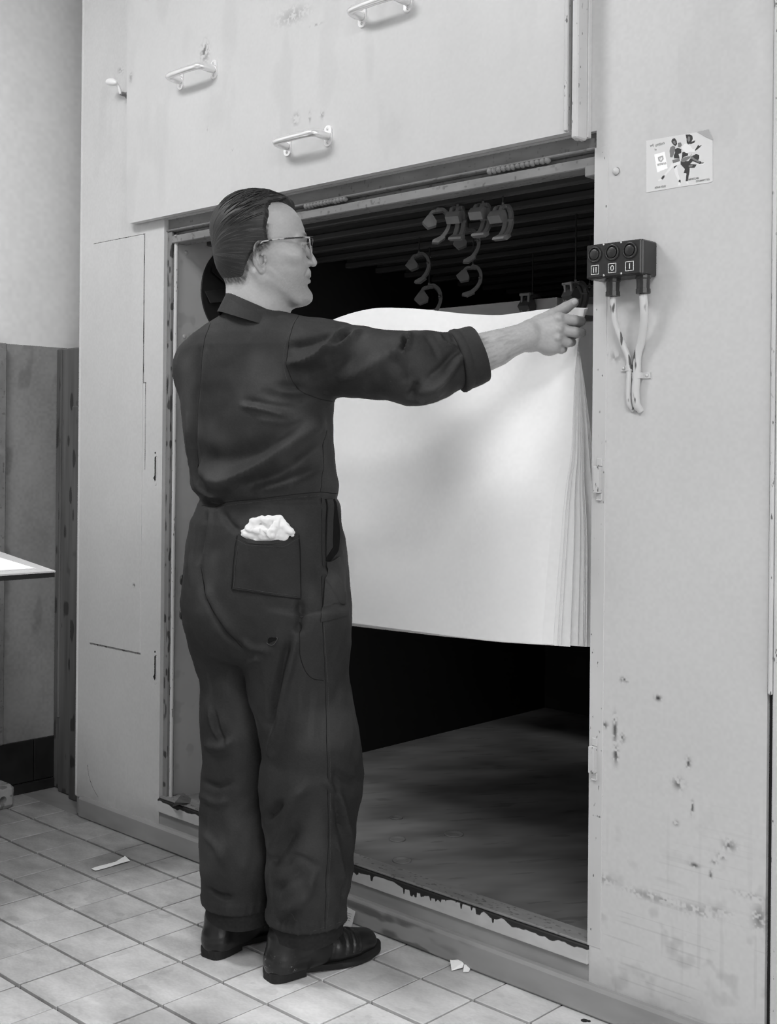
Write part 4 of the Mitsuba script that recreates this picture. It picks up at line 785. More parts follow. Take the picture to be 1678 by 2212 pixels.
put(key_for(cvk + '__pocket_hem'), patch_mesh(np.dstack([gx, gy]), .0026 + .016 * np.sin(np.pi * U) ** .7 * (1 - .07 * V)), 'mat_cloth', 40)
for path, z in (([(514, 1158), (509, 1200), (503, 1272)], .0035), ([(645, 1156), (648, 1210), (650, 1290)], .0035), ([(503, 1274), (570, 1284), (650, 1294)], .0030)): seam(path, z - .0006, .0009)
for path, z in (([(517, 1170), (540, 1178), (580, 1184), (615, 1181), (644, 1164)], .0165), ([(519, 1168), (513, 1210), (508, 1268)], .0036), ([(508, 1268), (570, 1278), (645, 1288)], .0032)): seam(path, z - .0003, .0005, 'mat_stitch', 'stitching')
# hip pocket: dark patch painted as shade of the opening and the sagging bag below it
U, V = np.meshgrid(np.linspace(0, 1, 8), np.linspace(0, 1, 24)); right = np.interp(V, [0, .25, .6, .85, 1], [722, 727, 732, 729, 712])
put(key_for(cvk + '__pocket_shade'), patch_mesh(np.dstack([702 * (1 - U) + right * U, 1078 + 134 * V]), .0012 + 0 * U), 'mat_hole', False, label='dark patch painted as shade inside the gaping hip pocket')
put(key_for(cvk + '__pocket_facing'), patch_mesh(np.dstack([704 + 13 * U - 2 * V, 1078 + 105 * V + 20 * V * (1 - U)]), .0032 + 0 * U), 'mat_cloth', True)
U, V = np.meshgrid(np.linspace(0, 1, 16), np.linspace(0, 1, 22)); l, r = 703 - 12 * V, np.interp(V, [0, .3, .75, 1], [735, 748, 756, 748])
put(key_for(cvk + '__hip_pocket'), patch_mesh(np.dstack([l * (1 - U) + r * U, 1208 + 6 * np.cos(np.pi * U) + 128 * V]), .002 + .013 * np.sin(np.pi * np.clip(U + .1, 0, 1)) * np.sin(np.pi * np.clip(.15 + .8 * V, 0, 1))), 'mat_cloth', 40, label='sagging hip pocket bag')
a = np.linspace(0, 2 * np.pi, 14)[:-1]; rr = 1 + .35 * np.sin(a * 3 + 1) + .2 * np.sin(a * 5)
U, V = np.meshgrid(np.linspace(0, 2 * np.pi, 16), np.linspace(.05, 1, 4)); rr = 1 + .3 * np.sin(U * 3 + 1) + .15 * np.sin(U * 2)
put(key_for(cvk + '__tear'), patch_mesh(np.dstack([588 + 11 * V * rr * np.cos(U), 1382 + 5 * V * rr * np.sin(U) - 4 * V * np.cos(U)]), .0008 + 0 * U, .0008), 'mat_hole', False, label='small torn hole')
put(key_for(cvk + '__frayed_edge'), tube(on_cloth([(576, 1388), (583, 1393), (592, 1392), (600, 1380), (598, 1376)], .001, 24)[0], .0011, 6), 'mat_stitch', True)
for y in (1253, 1327):
    c = deep(394 if y < 1300 else 393, y, 2.80); put(key_for(cvk + '__button'), turn(lathe([(0, .004), (.009, .0035), (.012, .001), (.012, -.002), (0, -.002)][::-1], 20), [0, 0, 1], -RIGHT, c - RIGHT * .001), 'mat_bakelite', True, label='dark button')
# rolled cuff: two turned bands round the sleeve end
axw = (WR - CR) / np.linalg.norm(WR - CR); cu = np.cross(axw, [0, 0, 1.0]); cu /= np.linalg.norm(cu); cw = np.cross(cu, axw)
def cuff(s0, s1, r0, r1, seed, lean=0.0):
    a = np.linspace(0, 2 * np.pi, 72, endpoint=False); prof = [(s0, r0 - .006), (s0 + .001, r0 - .001), (s0 + (s1 - s0) * .3, r0 + .002), (s0 + (s1 - s0) * .7, r1 + .002), (s1 - .001, r1), (s1, r1 - .006), (s1 - .006, r1 - .012), (s0 + .002, r0 - .012)]
    V_ = []
    for s, r in prof:
        w = r * (1 + .05 * (meshkit.noise(np.c_[np.cos(a) * 2.2, np.sin(a) * 2.2, a * 0 + s * 60], seed) - .5)) ; o = CR + axw * s + .0
        sh = .004 * (meshkit.noise(np.c_[np.cos(a) * 1.6 + 5, np.sin(a) * 1.6, a * 0], seed + 4) - .5) + lean * np.sin(a)
        V_.append(o + w[:, None] * (np.cos(a)[:, None] * cu + np.sin(a)[:, None] * cw) + sh[:, None] * axw)
    V_ = np.vstack(V_); m = len(prof); n = 72; F = []
    for j in range(m):
        for i in range(n): A_, B_, C_, D_ = j * n + i, j * n + (i + 1) % n, ((j + 1) % m) * n + (i + 1) % n, ((j + 1) % m) * n + i; F += [[A_, C_, B_], [A_, D_, C_]]
    t = trimesh.Trimesh(V_, F, process=False); t.fix_normals(); return t
put(key_for(cvk + '__cuff'), cuff(-.022, .024, .0635, .0625, 3), 'mat_cloth', 50, label='turned-up sleeve cuff')
put(key_for(cvk + '__cuff_fold'), cuff(-.030, -.008, .0660, .0650, 8, .006), 'mat_cloth', 50)

# ------------------------------------------------------------------ head: local millimetres u forward, v to the man's right, w up
HS = 1.02
HM = np.stack([HU, HV, HW])
def to_head(P): return (P - H0) @ HM.T * (1000 / HS)
def from_head(Q): return H0 + np.asarray(Q, float) @ HM * (HS / 1000)
FW = np.array([-104, -96, -86, -72, -54, -30, -10, 10, 36, 52, 70, 95, 120.])
FF = np.array([74, 92, 101, 102, 97, 97, 98, 93, 88, 90, 88, 77, 55.])
FBK = np.array([30, 22, 8, -8, -20, -28, -34, -40, -45, -45, -45, -40, -30.])
FH = np.array([14, 24, 35, 44, 52, 59, 64, 67, 67, 68, 66, 60, 48.])
def face_stack(Q):
    w = Q[:, 2]; f, b, h = np.interp(w, FW, FF), np.interp(w, FW, FBK), np.interp(w, FW, FH); c, a = (f + b) / 2, (f - b) / 2
    u, v = np.abs(Q[:, 0] - c) / a, np.abs(Q[:, 1]) / h; k = (u ** 2.25 + v ** 2.25) ** (1 / 2.25); r = np.hypot(Q[:, 0] - c, Q[:, 1])
    d = np.where(k > 1e-3, r * (1 - 1 / np.maximum(k, 1e-3)), -np.minimum(a, h)) * .85
    return smax(smax(d, FW[0] - w, 10), w - FW[-1], 14)
def skull(Q):
    d = ball(Q, [-15, 0, 60], [98, 76, 84]); d = smin(d, ball(Q, [-50, 0, 4], [57, 62, 60]), 22)
    return smin(d, face_stack(Q), 14)
EARC = np.array([-16, 66, 0.])
def ear(Q):
    s = .94; E = Q.copy(); E[:, 1] = np.abs(E[:, 1]) - 69; E[:, 0] += 16
    t = .48; y = E[:, 1] * math.cos(t) + E[:, 0] * math.sin(t) * 1.0; x = E[:, 0] * math.cos(t) - E[:, 1] * math.sin(t); z = E[:, 2] + 4
    L = np.stack([x, z, y], 1)
    helix = curve([(14, 8, 0), (12, 24, 2), (2, 33, 4), (-11, 29, 5), (-18, 13, 5.5), (-16, -6, 5), (-8, -22, 3.5), (2, -31, 2), (9, -29, 0), (11, -20, -1)], 26)
    d = np.full(len(L), 1e9)
    for i, (a, b) in enumerate(zip(helix[:-1], helix[1:])): r = 3.7 if i < 19 else 4.8; d = np.minimum(d, bone(L, a, b, r, r))
    plate = ball(L, [-2, 2, 0.0], [17, 31, 3.2]); d = smin(d, plate, 3)
    d = smin(d, chain(L, curve([(2, 22, 3.5), (-7, 14, 4), (-9, 0, 4.2), (-4, -13, 4), (5, -18, 3)], 10), [2.8] * 10), 3.0)
    d = smax(d, -ball(L, [4, -3, 4.5], [9, 13.5, 9]), 1.5); d = smax(d, -bone(L, [-13, 18, 8], [-14, -4, 8], 3.2, 3.0), 2)
    d = smin(d, ball(L, [12, -5, 2.2], [4.4, 6.0, 4]), 2.5); d = smin(d, bone(L, [4, 5, 1], [14, 11, 1], 2.4, 2.4), 2)
    return d
def neck_mm(Q):
    M = Q.copy(); M[:, 1] = np.abs(M[:, 1]); nk = smin(bone(Q, [-28, 0, -30], [-24, 0, -175], 55, 60), bone(Q, [2, 0, -60], [0, 0, -175], 50, 55), 20)
    nk = smin(nk, bone(M, [-22, 58, -34], [38, 18, -140], 11, 10), 12); return smin(nk, bone(Q, [48, 0, -112], [44, 0, -130], 10, 10), 14)
def scalp(Q): return smin(skull(Q), neck_mm(Q), 16)
def head_field_mm(Q):
    d = skull(Q); M = Q.copy(); M[:, 1] = np.abs(M[:, 1])
    d = smin(d, chain(M, [(87, 8, 50), (84, 30, 53), (68, 54, 45)], [7, 7, 6]), 9)
    d = smax(d, -ball(M, [98, 33, 30], [18, 20, 13]), 9)
    d = smin(d, ball(M, [57, 54, 4], [22, 17, 14]), 14)
    d = smin(d, bone(M, [2, 55, -46], [72, 26, -88], 13, 11), 14)
    d = smin(d, ball(M, [90, 0, -78], [19, 22, 17]), 12)
    d = smin(d, chain(M, [(88, 0, 38), (98, 0, 24), (107, 0, 8), (109.5, 0, 0)], [6.5, 6.5, 8, 9.5]), 6); d = smin(d, ball(M, [97, 13, -3], [11, 7.5, 7.5]), 5)
    d = smax(d, -ball(M, [103, 7.5, -10.5], [6, 3.6, 3.4]), 2)
    d = smin(d, ball(M, [96, 0, -24], [9, 20, 10]), 7)
    d = smin(d, chain(M, [(101, 0, -30), (97, 13, -31), (88, 25, -34)], [4.6, 4.2, 2.2]), 3.5); d = smin(d, chain(M, [(99.5, 0, -42), (95, 13, -41), (87, 24, -37)], [5.6, 5, 2.4]), 3.5)
    d = smax(d, -chain(M, [(106, 0, -36), (101, 13, -36), (89, 28, -37)], [1.6, 1.6, 1.6]), 2)
    d = smax(d, -bone(M, [101, 17, -12], [88, 33, -34], 2.2, 2.2), 7)
    d = smin(d, ball(M, [76, 31, 30], 12.2), 1.5); d = smin(d, chain(M, [(86, 18, 33), (89, 31, 37), (80, 46, 31)], [2.6, 3, 2.4]), 2.5); d = smin(d, chain(M, [(86, 20, 25), (87, 32, 22.5), (80, 45, 26)], [2.2, 2.4, 2]), 2.5)
    nk = neck_mm(Q)
    d = smin(d, nk, 16); d = smax(d, -160 - Q[:, 2], 1)
    i = np.nonzero((np.abs(Q[:, 1]) > 48) & (np.abs(Q[:, 0] + 16) < 48) & (np.abs(Q[:, 2]) < 48))[0]
    if len(i): d[i] = smin(d[i], ear(Q[i]), 2.5)
    return d
def hair_cover(Q):
    """Thickness of the hair in mm: full on top, clipped short at the sides and nape, none on the face."""
    u, v, w = Q[:, 0], np.abs(Q[:, 1]), Q[:, 2]
    front = np.interp(w, [-60, -42, -22, -8, 6, 30, 45, 60, 92, 118, 128, 140, 160], [-56, -46, -42, -37, -31, 4, 0, -3, 2, 4, 40, 66, 70]); front = np.where(w > 112, np.maximum(front, np.interp(v, [0, 18, 34, 50], [74, 70, 48, 8])), front)
    m = np.clip((front - u) / 9, 0, 1) * np.clip((w + 54 + .12 * (u + 80)) / 16, 0, 1)
    m *= np.where((w < 38) & (u > -40), np.clip((w - 8 + (-(u + 10)) * .8) / 14, 0, 1), 1)
    t = np.interp(w, [-55, -30, 0, 25, 50, 75, 100, 125, 150], [.8, 1.2, 2.6, 4.2, 6, 8, 9.5, 11, 12]); t = t * np.where(u < -60, 1.0, 1) 
    side = np.clip((v - 52) / 20, 0, 1) * np.clip((70 - w) / 60, 0, 1); t = t * (1 - .45 * side)
    return np.where(m > .02, m * (t + 1.2) - 1.2, -4)
def head_world(P): return head_field_mm(to_head(P)) * HS / 1000
hb = from_head([[-150, -110, -165], [150, 110, 165]]); corners = np.array([from_head([a, b, c]) for a in (-128, 128) for b in (-90, 90) for c in (-164, 152)])
head = polygonize(head_world, corners.min(0), corners.max(0), .0022)
# ------------------------------------------------------------------ forearm and hand
HD = 2.634
def hp(x, y, dz=0.0): return deep(960 + x / 3.2269, 560 + y / 3.2263, HD + dz / 1000)
FINGERS = [  # index, middle, ring, little: knuckle, middle joint, end joint, tip
    ([hp(800, 415, -16), hp(905, 425, -17), hp(950, 432, 4), hp(905, 470, 22), hp(850, 480, 24)], [12.2, 11.0, 10.2, 8.8, 7.2]),
    ([hp(800, 490, -20), hp(905, 508, -21), hp(952, 512, 2), hp(900, 528, 20), hp(840, 530, 24)], [12.2, 11.0, 10.2, 8.8, 7.2]),
    ([hp(785, 552, -17), hp(858, 580, -12), hp(885, 578, 10), hp(860, 575, 24), hp(800, 570, 26)], [11.6, 10.2, 9.4, 8.2, 6.8]),
    ([hp(755, 606, -10), hp(812, 630, -2), hp(828, 624, 15), hp(795, 612, 26), hp(765, 600, 26)], [10.4, 9.0, 8.4, 7.4, 6.2])]
THUMB = ([hp(655, 440, 8), hp(760, 385, 10), hp(845, 338, 14), hp(905, 300, 12)], [15.5, 13.4, 12.2, 9.8])
def hand_field(P):
    Q = P * 1000; mm = lambda L: [np.asarray(a) * 1000 for a in L]
    w0, w1 = hp(560, 530, -2) * 1000, hp(640, 530, -4) * 1000
    d = bone(Q, CR * 1000 + (CR - WR) * 60, WR * 1000, 43, 29); d = smin(d, bone(Q, CR * 1000 * .55 + WR * 450 + np.array([0, 0, -4]), CR * 1000, 36, 44), 12)
    d = smin(d, bone(Q, WR * 1000 + [0, 0, 6], hp(585, 515, 0) * 1000, 23, 22), 10); d = smin(d, bone(Q, WR * 1000 - [0, 0, 8], hp(590, 575, 2) * 1000, 22, 22), 10)
    for i, (pts, r) in enumerate(FINGERS):   # the back of the hand: four rays from the wrist to the knuckles
        root = hp(590 + 6 * i, 495 + 28 * i, 0) * 1000; d = smin(d, bone(Q, root, np.asarray(pts[0]) * 1000, 17, r[0] + 2.2), 11)
    d = smin(d, ball(Q, hp(730, 590, 4) * 1000, [30, 24, 26]), 10)
    d = smin(d, bone(Q, hp(600, 480, 6) * 1000, mm(THUMB[0])[0], 18, 15), 10)
    for pts, r in FINGERS:
        f = chain(Q, mm(pts), r, 3.0); d = smin(d, f, 3.2)
    d = smin(d, chain(Q, mm(THUMB[0]), THUMB[1], 3.0), 5)
    for (a, b) in ((FINGERS[0][0][0], 3), (FINGERS[1][0][0], 3), (FINGERS[2][0][0], 2.5)): d = smin(d, ball(Q, np.asarray(a) * 1000 - FWD * (10 + b), 5.5), 6)
    return d / 1000
lo = np.min([CR - .07, hp(560, 250, -40), hp(1000, 700, 40)], 0) - .03; hi = np.max([CR + .07, hp(560, 250, -40), hp(1000, 250, 40), hp(600, 700, 45)], 0) + .03
hand = polygonize(hand_field, lo, hi, .0021)
# the left hand holds the far corner of the sheets: seen only from the side
def left_field(P):
    Q = P * 1000; dirh = np.array([.05, .45, .55]); dirh /= np.linalg.norm(dirh); wr, c = WL * 1000, HL * 1000
    d = bone(Q, EL * 1000, wr, 44, 28); side = np.array([1.0, -.1, .1])
    d = smin(d, bone(Q, wr, c, 26, 22), 12)
    for i in range(4):
        k = c + side * (i * 17 - 27) * 1.0 + np.array([0, -2, 6 - 3 * abs(i - 1)]); j1 = k + np.array([0, -6, 34]); j2 = j1 + np.array([0, 12, 20]); d = smin(d, bone(Q, wr, k, 18, 12), 9); d = smin(d, chain(Q, [k, j1, j2], [10, 9, 7.5], 3), 3)
    d = smin(d, chain(Q, [wr + [12, 4, 8], c + [34, 0, 2], c + [44, -6, 28]], [14, 12, 9], 3), 6)
    return d / 1000
left = polygonize(left_field, np.min([EL, HL], 0) - .11, np.max([EL, HL], 0) + .12, .004)
# ------------------------------------------------------------------ one continuous skin: head, neck, trunk, arms and legs
def manifold(m):
    m = trimesh.Trimesh(m.vertices, m.faces, process=True); m.merge_vertices(); mm = m3.Manifold(m3.Mesh(np.asarray(m.vertices, np.float32), np.asarray(m.faces, np.uint32)))
    return mm
def hull_bone(a, b, ra, rb): return m3.Manifold.batch_hull([m3.Manifold.sphere(ra, 20).translate(list(map(float, a))), m3.Manifold.sphere(rb, 20).translate(list(map(float, b)))])
nb = from_head([-14, 0, -150]); ch = np.r_[_tc, 1.32]; pel = np.array([-2.095, 1.835, .93])
core = [hull_bone(nb, nb + HW * .04, .05, .05), hull_bone(nb, ch, .05, .085), hull_bone(ch, pel, .085, .09), hull_bone(ch + [0, 0, .05], SR, .05, .05), hull_bone(ch + [0, 0, .05], SL, .05, .045), hull_bone(SR, ER, .05, .042), hull_bone(SL, EL, .045, .04), hull_bone(ER, CR, .042, .04)]
for tab, sx in ((LEGR, .085), (LEGL, -.085)):
    at_z = lambda z, tab=tab: np.array([np.interp(z, tab[:, 0], tab[:, 1]), np.interp(z, tab[:, 0], tab[:, 2]), z])
    core += [hull_bone(pel + LT_.tolist()[0] * np.array([sx, 0, 0]) + [0, 0, -.03], at_z(.5), .075, .05), hull_bone(at_z(.5), at_z(.10), .05, .035)]
solid = m3.Manifold.batch_boolean(core, m3.OpType.Add)
for piece in (head, hand, left):
    mm = manifold(piece)
    if mm.status() == m3.Error.NoError and abs(mm.volume()) > 1e-6: solid = solid + (mm if mm.volume() > 0 else mm)
    else: print('not solid', mm.status())
sm = solid.to_mesh(); skin = trimesh.Trimesh(sm.vert_properties[:, :3], sm.tri_verts, process=False)
Q = to_head(skin.vertices); near_head = (np.abs(Q) < [150, 100, 170]).all(1)
tone = np.full(len(Q), .335); tone += .05 * (meshkit.fbm(skin.vertices * 60, 3, 1) - .5) + .04 * (meshkit.noise(skin.vertices * 260, 4) - .5)
hcv = hair_cover(Q); stub = sum(hair_cover(Q + o) > -1 for o in ([-2, 0, 2], [-5, 0, 4], [-8, 0, 6], [-12, 0, 9], [-3, 0, 7], [-2, 0, 12], [-2, 0, 18])) / 7.0
stub = np.clip(stub * (.75 + .7 * (meshkit.noise(np.c_[Q[:, 0] * .30 + Q[:, 2] * .2, Q[:, 1] * .25, Q[:, 2] * .10], 8) - .3)), 0, 1) * near_head * (Q[:, 2] < 70); tone = tone * (1 - .86 * stub)
g = lambda c, r: np.exp(-(((Q - c) / r) ** 2).sum(1)) * near_head; Qa = Q.copy(); Qa[:, 1] = np.abs(Qa[:, 1]); ga = lambda c, r: np.exp(-(((Qa - c) / r) ** 2).sum(1)) * near_head
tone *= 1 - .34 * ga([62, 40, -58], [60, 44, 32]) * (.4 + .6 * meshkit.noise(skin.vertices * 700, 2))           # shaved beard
tone *= 1 - .45 * ga([97, 12, -36], [8, 18, 6]); tone *= 1 - .85 * ga([88, 30, 54], [14, 24, 5]) * near_head; tone *= 1 - .55 * ga([88, 31, 30], [6, 10, 3.5]); tone *= 1 - .7 * ga([-4, 76, -2], [6, 9, 6])  # lips, brows and eyes; the ear hollow is darkened as painted shade
arm = ~near_head & (np.linalg.norm(skin.vertices - CR, axis=1) < .20); hairy = meshkit.fbm(skin.vertices @ np.stack([axw * 45, cu * 190, cw * 190]).T, 3, 6); tone = np.where(arm, tone * (1 - .34 * np.clip((hairy - .45) * 4, 0, 1) * np.clip(1.25 - np.linalg.norm(skin.vertices - CR, axis=1) / .13, 0, 1)), tone)
tone = np.where(~near_head & ~arm, tone * .92, tone)
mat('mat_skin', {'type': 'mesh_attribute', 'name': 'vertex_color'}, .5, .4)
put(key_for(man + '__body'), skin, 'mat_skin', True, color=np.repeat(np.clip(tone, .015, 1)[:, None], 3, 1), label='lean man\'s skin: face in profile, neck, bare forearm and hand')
# nails
for pts, r in [THUMB]:
    tipv = pts[-1] - pts[-2]; tipv /= np.linalg.norm(tipv); nn = -FWD - tipv * (-FWD @ tipv); nn /= np.linalg.norm(nn)
    s = trimesh.creation.icosphere(3, 1.0); s.apply_scale([.0075, .0055, .0016]); Mx = np.eye(4); Mx[:3, :3] = np.stack([tipv, np.cross(nn, tipv), nn], 1); Mx[:3, 3] = pts[-1] + nn * r[-1] * .00093; s.apply_transform(Mx)
    put(key_for(man + '__nail'), s, mat('mat_nail', .42, .35, .5), True)
# ------------------------------------------------------------------ hair
def hair_top(P):
    Q = to_head(P); sc = scalp(Q); d = sc - hair_cover(Q); sunk = sc + 3.5; return np.maximum(np.maximum(d, -sunk), np.where(hair_cover(Q) < -1.1, 3.0, -50)) * HS / 1000 * .8
hair = polygonize(hair_top, from_head([0, 0, 0]) - .165, from_head([0, 0, 0]) + .17, .0023)
hn = hair.vertex_normals; Q = to_head(hair.vertices)
flow = Q[:, 2] * .9 + Q[:, 0] * .25; across = np.arctan2(Q[:, 1], Q[:, 2] - 10) * 60
topw = np.clip((Q[:, 2] - 50) / 50, 0, 1)
lock = meshkit.noise(np.c_[across * .11 + .02 * Q[:, 0], Q[:, 0] * .022, Q[:, 2] * .012], 3) - .5; fine = meshkit.noise(np.c_[across * .5, Q[:, 0] * .035, Q[:, 2] * .03], 5) - .5
hair.vertices = hair.vertices + hn * ((4.6 * lock * topw + 2.0 * fine * (.5 + .5 * topw)) / 1000)[:, None]
def hair_tone_fn(p, n, uv):
    q = [(p - mi.Point3f(*map(float, H0))) @ 1 if False else None]
    x, y, z = p.x - float(H0[0]), p.y - float(H0[1]), p.z - float(H0[2])
    u, v = x * float(HU[0]) + y * float(HU[1]), x * float(HV[0]) + y * float(HV[1])
    ang = dr.atan2(v, z - .01) * 60
    s = N(ang * 1.3 + 30 * u, u * 30, z * 22) * .6 + N(ang * 3.4, u * 55, z * 40) * .4
    return g3(.016 + .05 * SS(.55, .9, s))
mat('mat_hair', mikit.proc(hair_tone_fn), .55, .35)
hk = put(key_for(man + '__hair'), hair, 'mat_hair', True, label='short dark hair combed back, receding at the temple')
rng = np.random.default_rng(21); strands = []
def on_hair(q, lift):
    g_ = lambda q: (lambda v: v / (np.linalg.norm(v, axis=1, keepdims=True) + 1e-9))(np.stack([skull(q + e) - skull(q - e) for e in np.eye(3)], 1))
    for _ in range(6): q = q - ((skull(q) - hair_cover(q)) * .7)[:, None] * g_(q)
    return q + lift[:, None] * g_(q)
NSTR = 300; a = rng.uniform(-1.25, 1.25, NSTR)[:, None]; u0 = rng.uniform(-70, 62, NSTR)[:, None]; L_ = rng.uniform(40, 75, NSTR)[:, None]; s_ = np.linspace(0, 1, 7)[None]
aa = a + .22 * s_ * np.sign(a + .05); q = np.stack([u0 - L_ * s_, np.sin(aa) * 82, 60 + np.cos(aa) * 86 - 8 * s_ ** 2], -1)
q = on_hair(q.reshape(-1, 3), (.7 + 1.9 * np.sin(np.pi * s_) * rng.random((NSTR, 1))).ravel()); cov_ = hair_cover(q).reshape(NSTR, 7).min(1); q = from_head(q).reshape(NSTR, 7, 3)
for k in range(NSTR):
    if cov_[k] > .5: strands.append(tube(q[k], np.array([.3, .75, .95, 1.0, .95, .7, .25]) * rng.uniform(.7, 1.25) / 1000, 5))
put(key_for(hk + '_strands'), join(*strands), 'mat_hair', True, kind='stuff')
# ------------------------------------------------------------------ glasses
gl = key_for(man + '__eyeglasses'); gh = from_head
mat('mat_tortoise', mikit.proc(lambda p, n, uv: g3(.02 + .32 * SS(.66, .74, N(p.x * 90, p.y * 90, p.z * 30)))), .25, .5); mat('mat_frame_dark', .015, .25, .5)
scene['mat_lens'] = {'type': 'thindielectric', 'int_ior': 1.5}
fr = []
for s in (-1, 1):
    top_ = curve([(104, s * 9, 38), (104.5, s * 22, 47), (101, s * 44, 48), (92, s * 63, 45)], 18); put(gl + '__brow_bar' + ('' if s < 0 else '_001'), tube(gh(top_), .0030 * HS, 10), 'mat_frame_dark', True, label='thick dark brow bar')
    low = curve([(92, s * 63, 45), (94, s * 61, 28), (98.5, s * 48, 13), (103, s * 28, 9), (105, s * 13, 17), (104.5, s * 9, 36)], 26); put(gl + '__rim' + ('' if s < 0 else '_001'), tube(gh(low), .0013 * HS, 8), 'mat_metal', True)
    ring = np.vstack([top_, low[1:]]); c = ring.mean(0); n = len(ring); lm = trimesh.Trimesh(gh(np.vstack([ring, c])), [[i, (i + 1) % n, n] for i in range(n)], process=False); put(gl + '__lens' + ('' if s < 0 else '_001'), lm, 'mat_lens')
    tp = curve([(92, s * 64, 44), (78, s * 71, 43), (30, s * 77, 37), (-2, s * 78, 31), (-14, s * 77, 27), (-26, s * 73, 10), (-29, s * 71, -4)], 34); put(gl + '__temple' + ('' if s < 0 else '_001'), tube(gh(tp), np.interp(np.arange(34), [0, 6, 33], [.0024, .0017, .0013]) * HS, 8), 'mat_tortoise', True, label='mottled temple arm')
put(gl + '__bridge', tube(gh(curve([(104, -9, 37), (103.5, 0, 40), (104, 9, 37)], 10)), .0022 * HS, 8), 'mat_metal', True)
# ------------------------------------------------------------------ collar: a fallen stand round the neck
a = np.linspace(0, 2 * np.pi, 90, endpoint=False)
def collar(w_back, w_front, r_back, r_front, wb, thick, nm, grow):
    V_ = []
    ub, uf = -80, 62
    for s, (dr_, dw) in enumerate([(0, 0), (grow, wb), (grow + thick, wb), (thick, 1.0)]):
        t = (1 - np.cos(a)) / 2; fwd = (1 - t)     # a = 0 is the front
        ru = np.where(np.cos(a) > 0, r_front, r_back) + dr_; cuu = -10
        u = cuu + np.cos(a) * ru; v = np.sin(a) * (63 + dr_); w = w_back + (w_front - w_back) * fwd ** .8 + dw + 1.6 * (meshkit.noise(np.c_[np.cos(a) * 2, np.sin(a) * 2, a * 0 + s * 9], 4) - .5)
        V_.append(from_head(np.c_[u, v, w]))
    V_ = np.vstack(V_); n = len(a); F = []
    for j in range(4):
        for i in range(n): A_, B_, C_, D_ = j * n + i, j * n + (i + 1) % n, ((j + 1) % 4) * n + (i + 1) % n, ((j + 1) % 4) * n + i; F += [[A_, B_, C_], [A_, C_, D_]]
    m = trimesh.Trimesh(V_, F, process=False); m.fix_normals(); return put(key_for(cvk + nm), m, 'mat_cloth', 40)
collar(-74, -138, 69, 62, -34, 3.5, '__collar', 11); collar(-84, -142, 72, 66, -32, 4, '__collar_fall', 16)
# ------------------------------------------------------------------ trousers under the coverall, shoes
def leg_end(tab, z0, z1, shrink, fy):
    V_ = []; nn = 40; aa = np.linspace(0, 2 * np.pi, nn, endpoint=False)
    zs = [z1, z0, z0, z1 - .01]; rs = [1, 1.0, .9, .88]
    for z, k in zip(zs, rs):
        x, y, hw = (np.interp(.125, tab[:, 0], tab[:, j]) for j in (1, 2, 3)); r = hw * shrink * k * (1 + .03 * np.sin(aa * 3 + z * 40))
        V_.append(np.c_[x + r * np.cos(aa), y + fy + r * 1.02 * np.sin(aa), np.full(nn, z) + .004 * np.sin(aa * 2)])
    V_ = np.vstack(V_); F = []
    for j in range(4):
        for i in range(nn): A_, B_, C_, D_ = j * nn + i, j * nn + (i + 1) % nn, ((j + 1) % 4) * nn + (i + 1) % nn, ((j + 1) % 4) * nn + i; F += [[A_, B_, C_], [A_, C_, D_]]
    m = trimesh.Trimesh(V_, F, process=False); m.fix_normals(); return m
put(key_for(man + '__trouser_leg'), leg_end(LEGR, .088, .20, .93, .0), 'mat_trousers', 50, label='dark trouser end below the coverall'); put(key_for(man + '__trouser_leg'), leg_end(LEGL, .088, .20, .95, .0), 'mat_trousers', 50, label='dark trouser end below the coverall')
def leather_fn(p, n, uv):
    sc = SS(.56, .66, FB(p.x * 330, p.y * 330, p.z * 330, octaves=2)) * SS(.065, .05, p.z) * SS(1.83, 1.80, p.y) * SS(-2.1, -2.05, p.x) * SS(.5, .7, FB(p.x * 60, p.y * 60, p.z * 60 + 3, octaves=2))
    return g3(.007 + .007 * N(p.x * 60, p.y * 60, p.z * 60) + .12 * sc)
mat('mat_leather', mikit.proc(leather_fn), .30, .45); mat('mat_sole', .011, .6, .3)
def outline(L=.298):
    pts = curve([(0, 0, 0), (.004, .024, 0), (.03, .034, 0), (.09, .033, 0), (.15, .038, 0), (.205, .050, 0), (.245, .046, 0), (.28, .030, 0), (L, .004, 0), (.285, -.026, 0), (.25, -.041, 0), (.20, -.047, 0), (.14, -.038, 0), (.09, -.031, 0), (.03, -.032, 0), (.004, -.022, 0), (0, 0, 0)], 90)[:, :2]
    return sg.Polygon(pts).buffer(0)
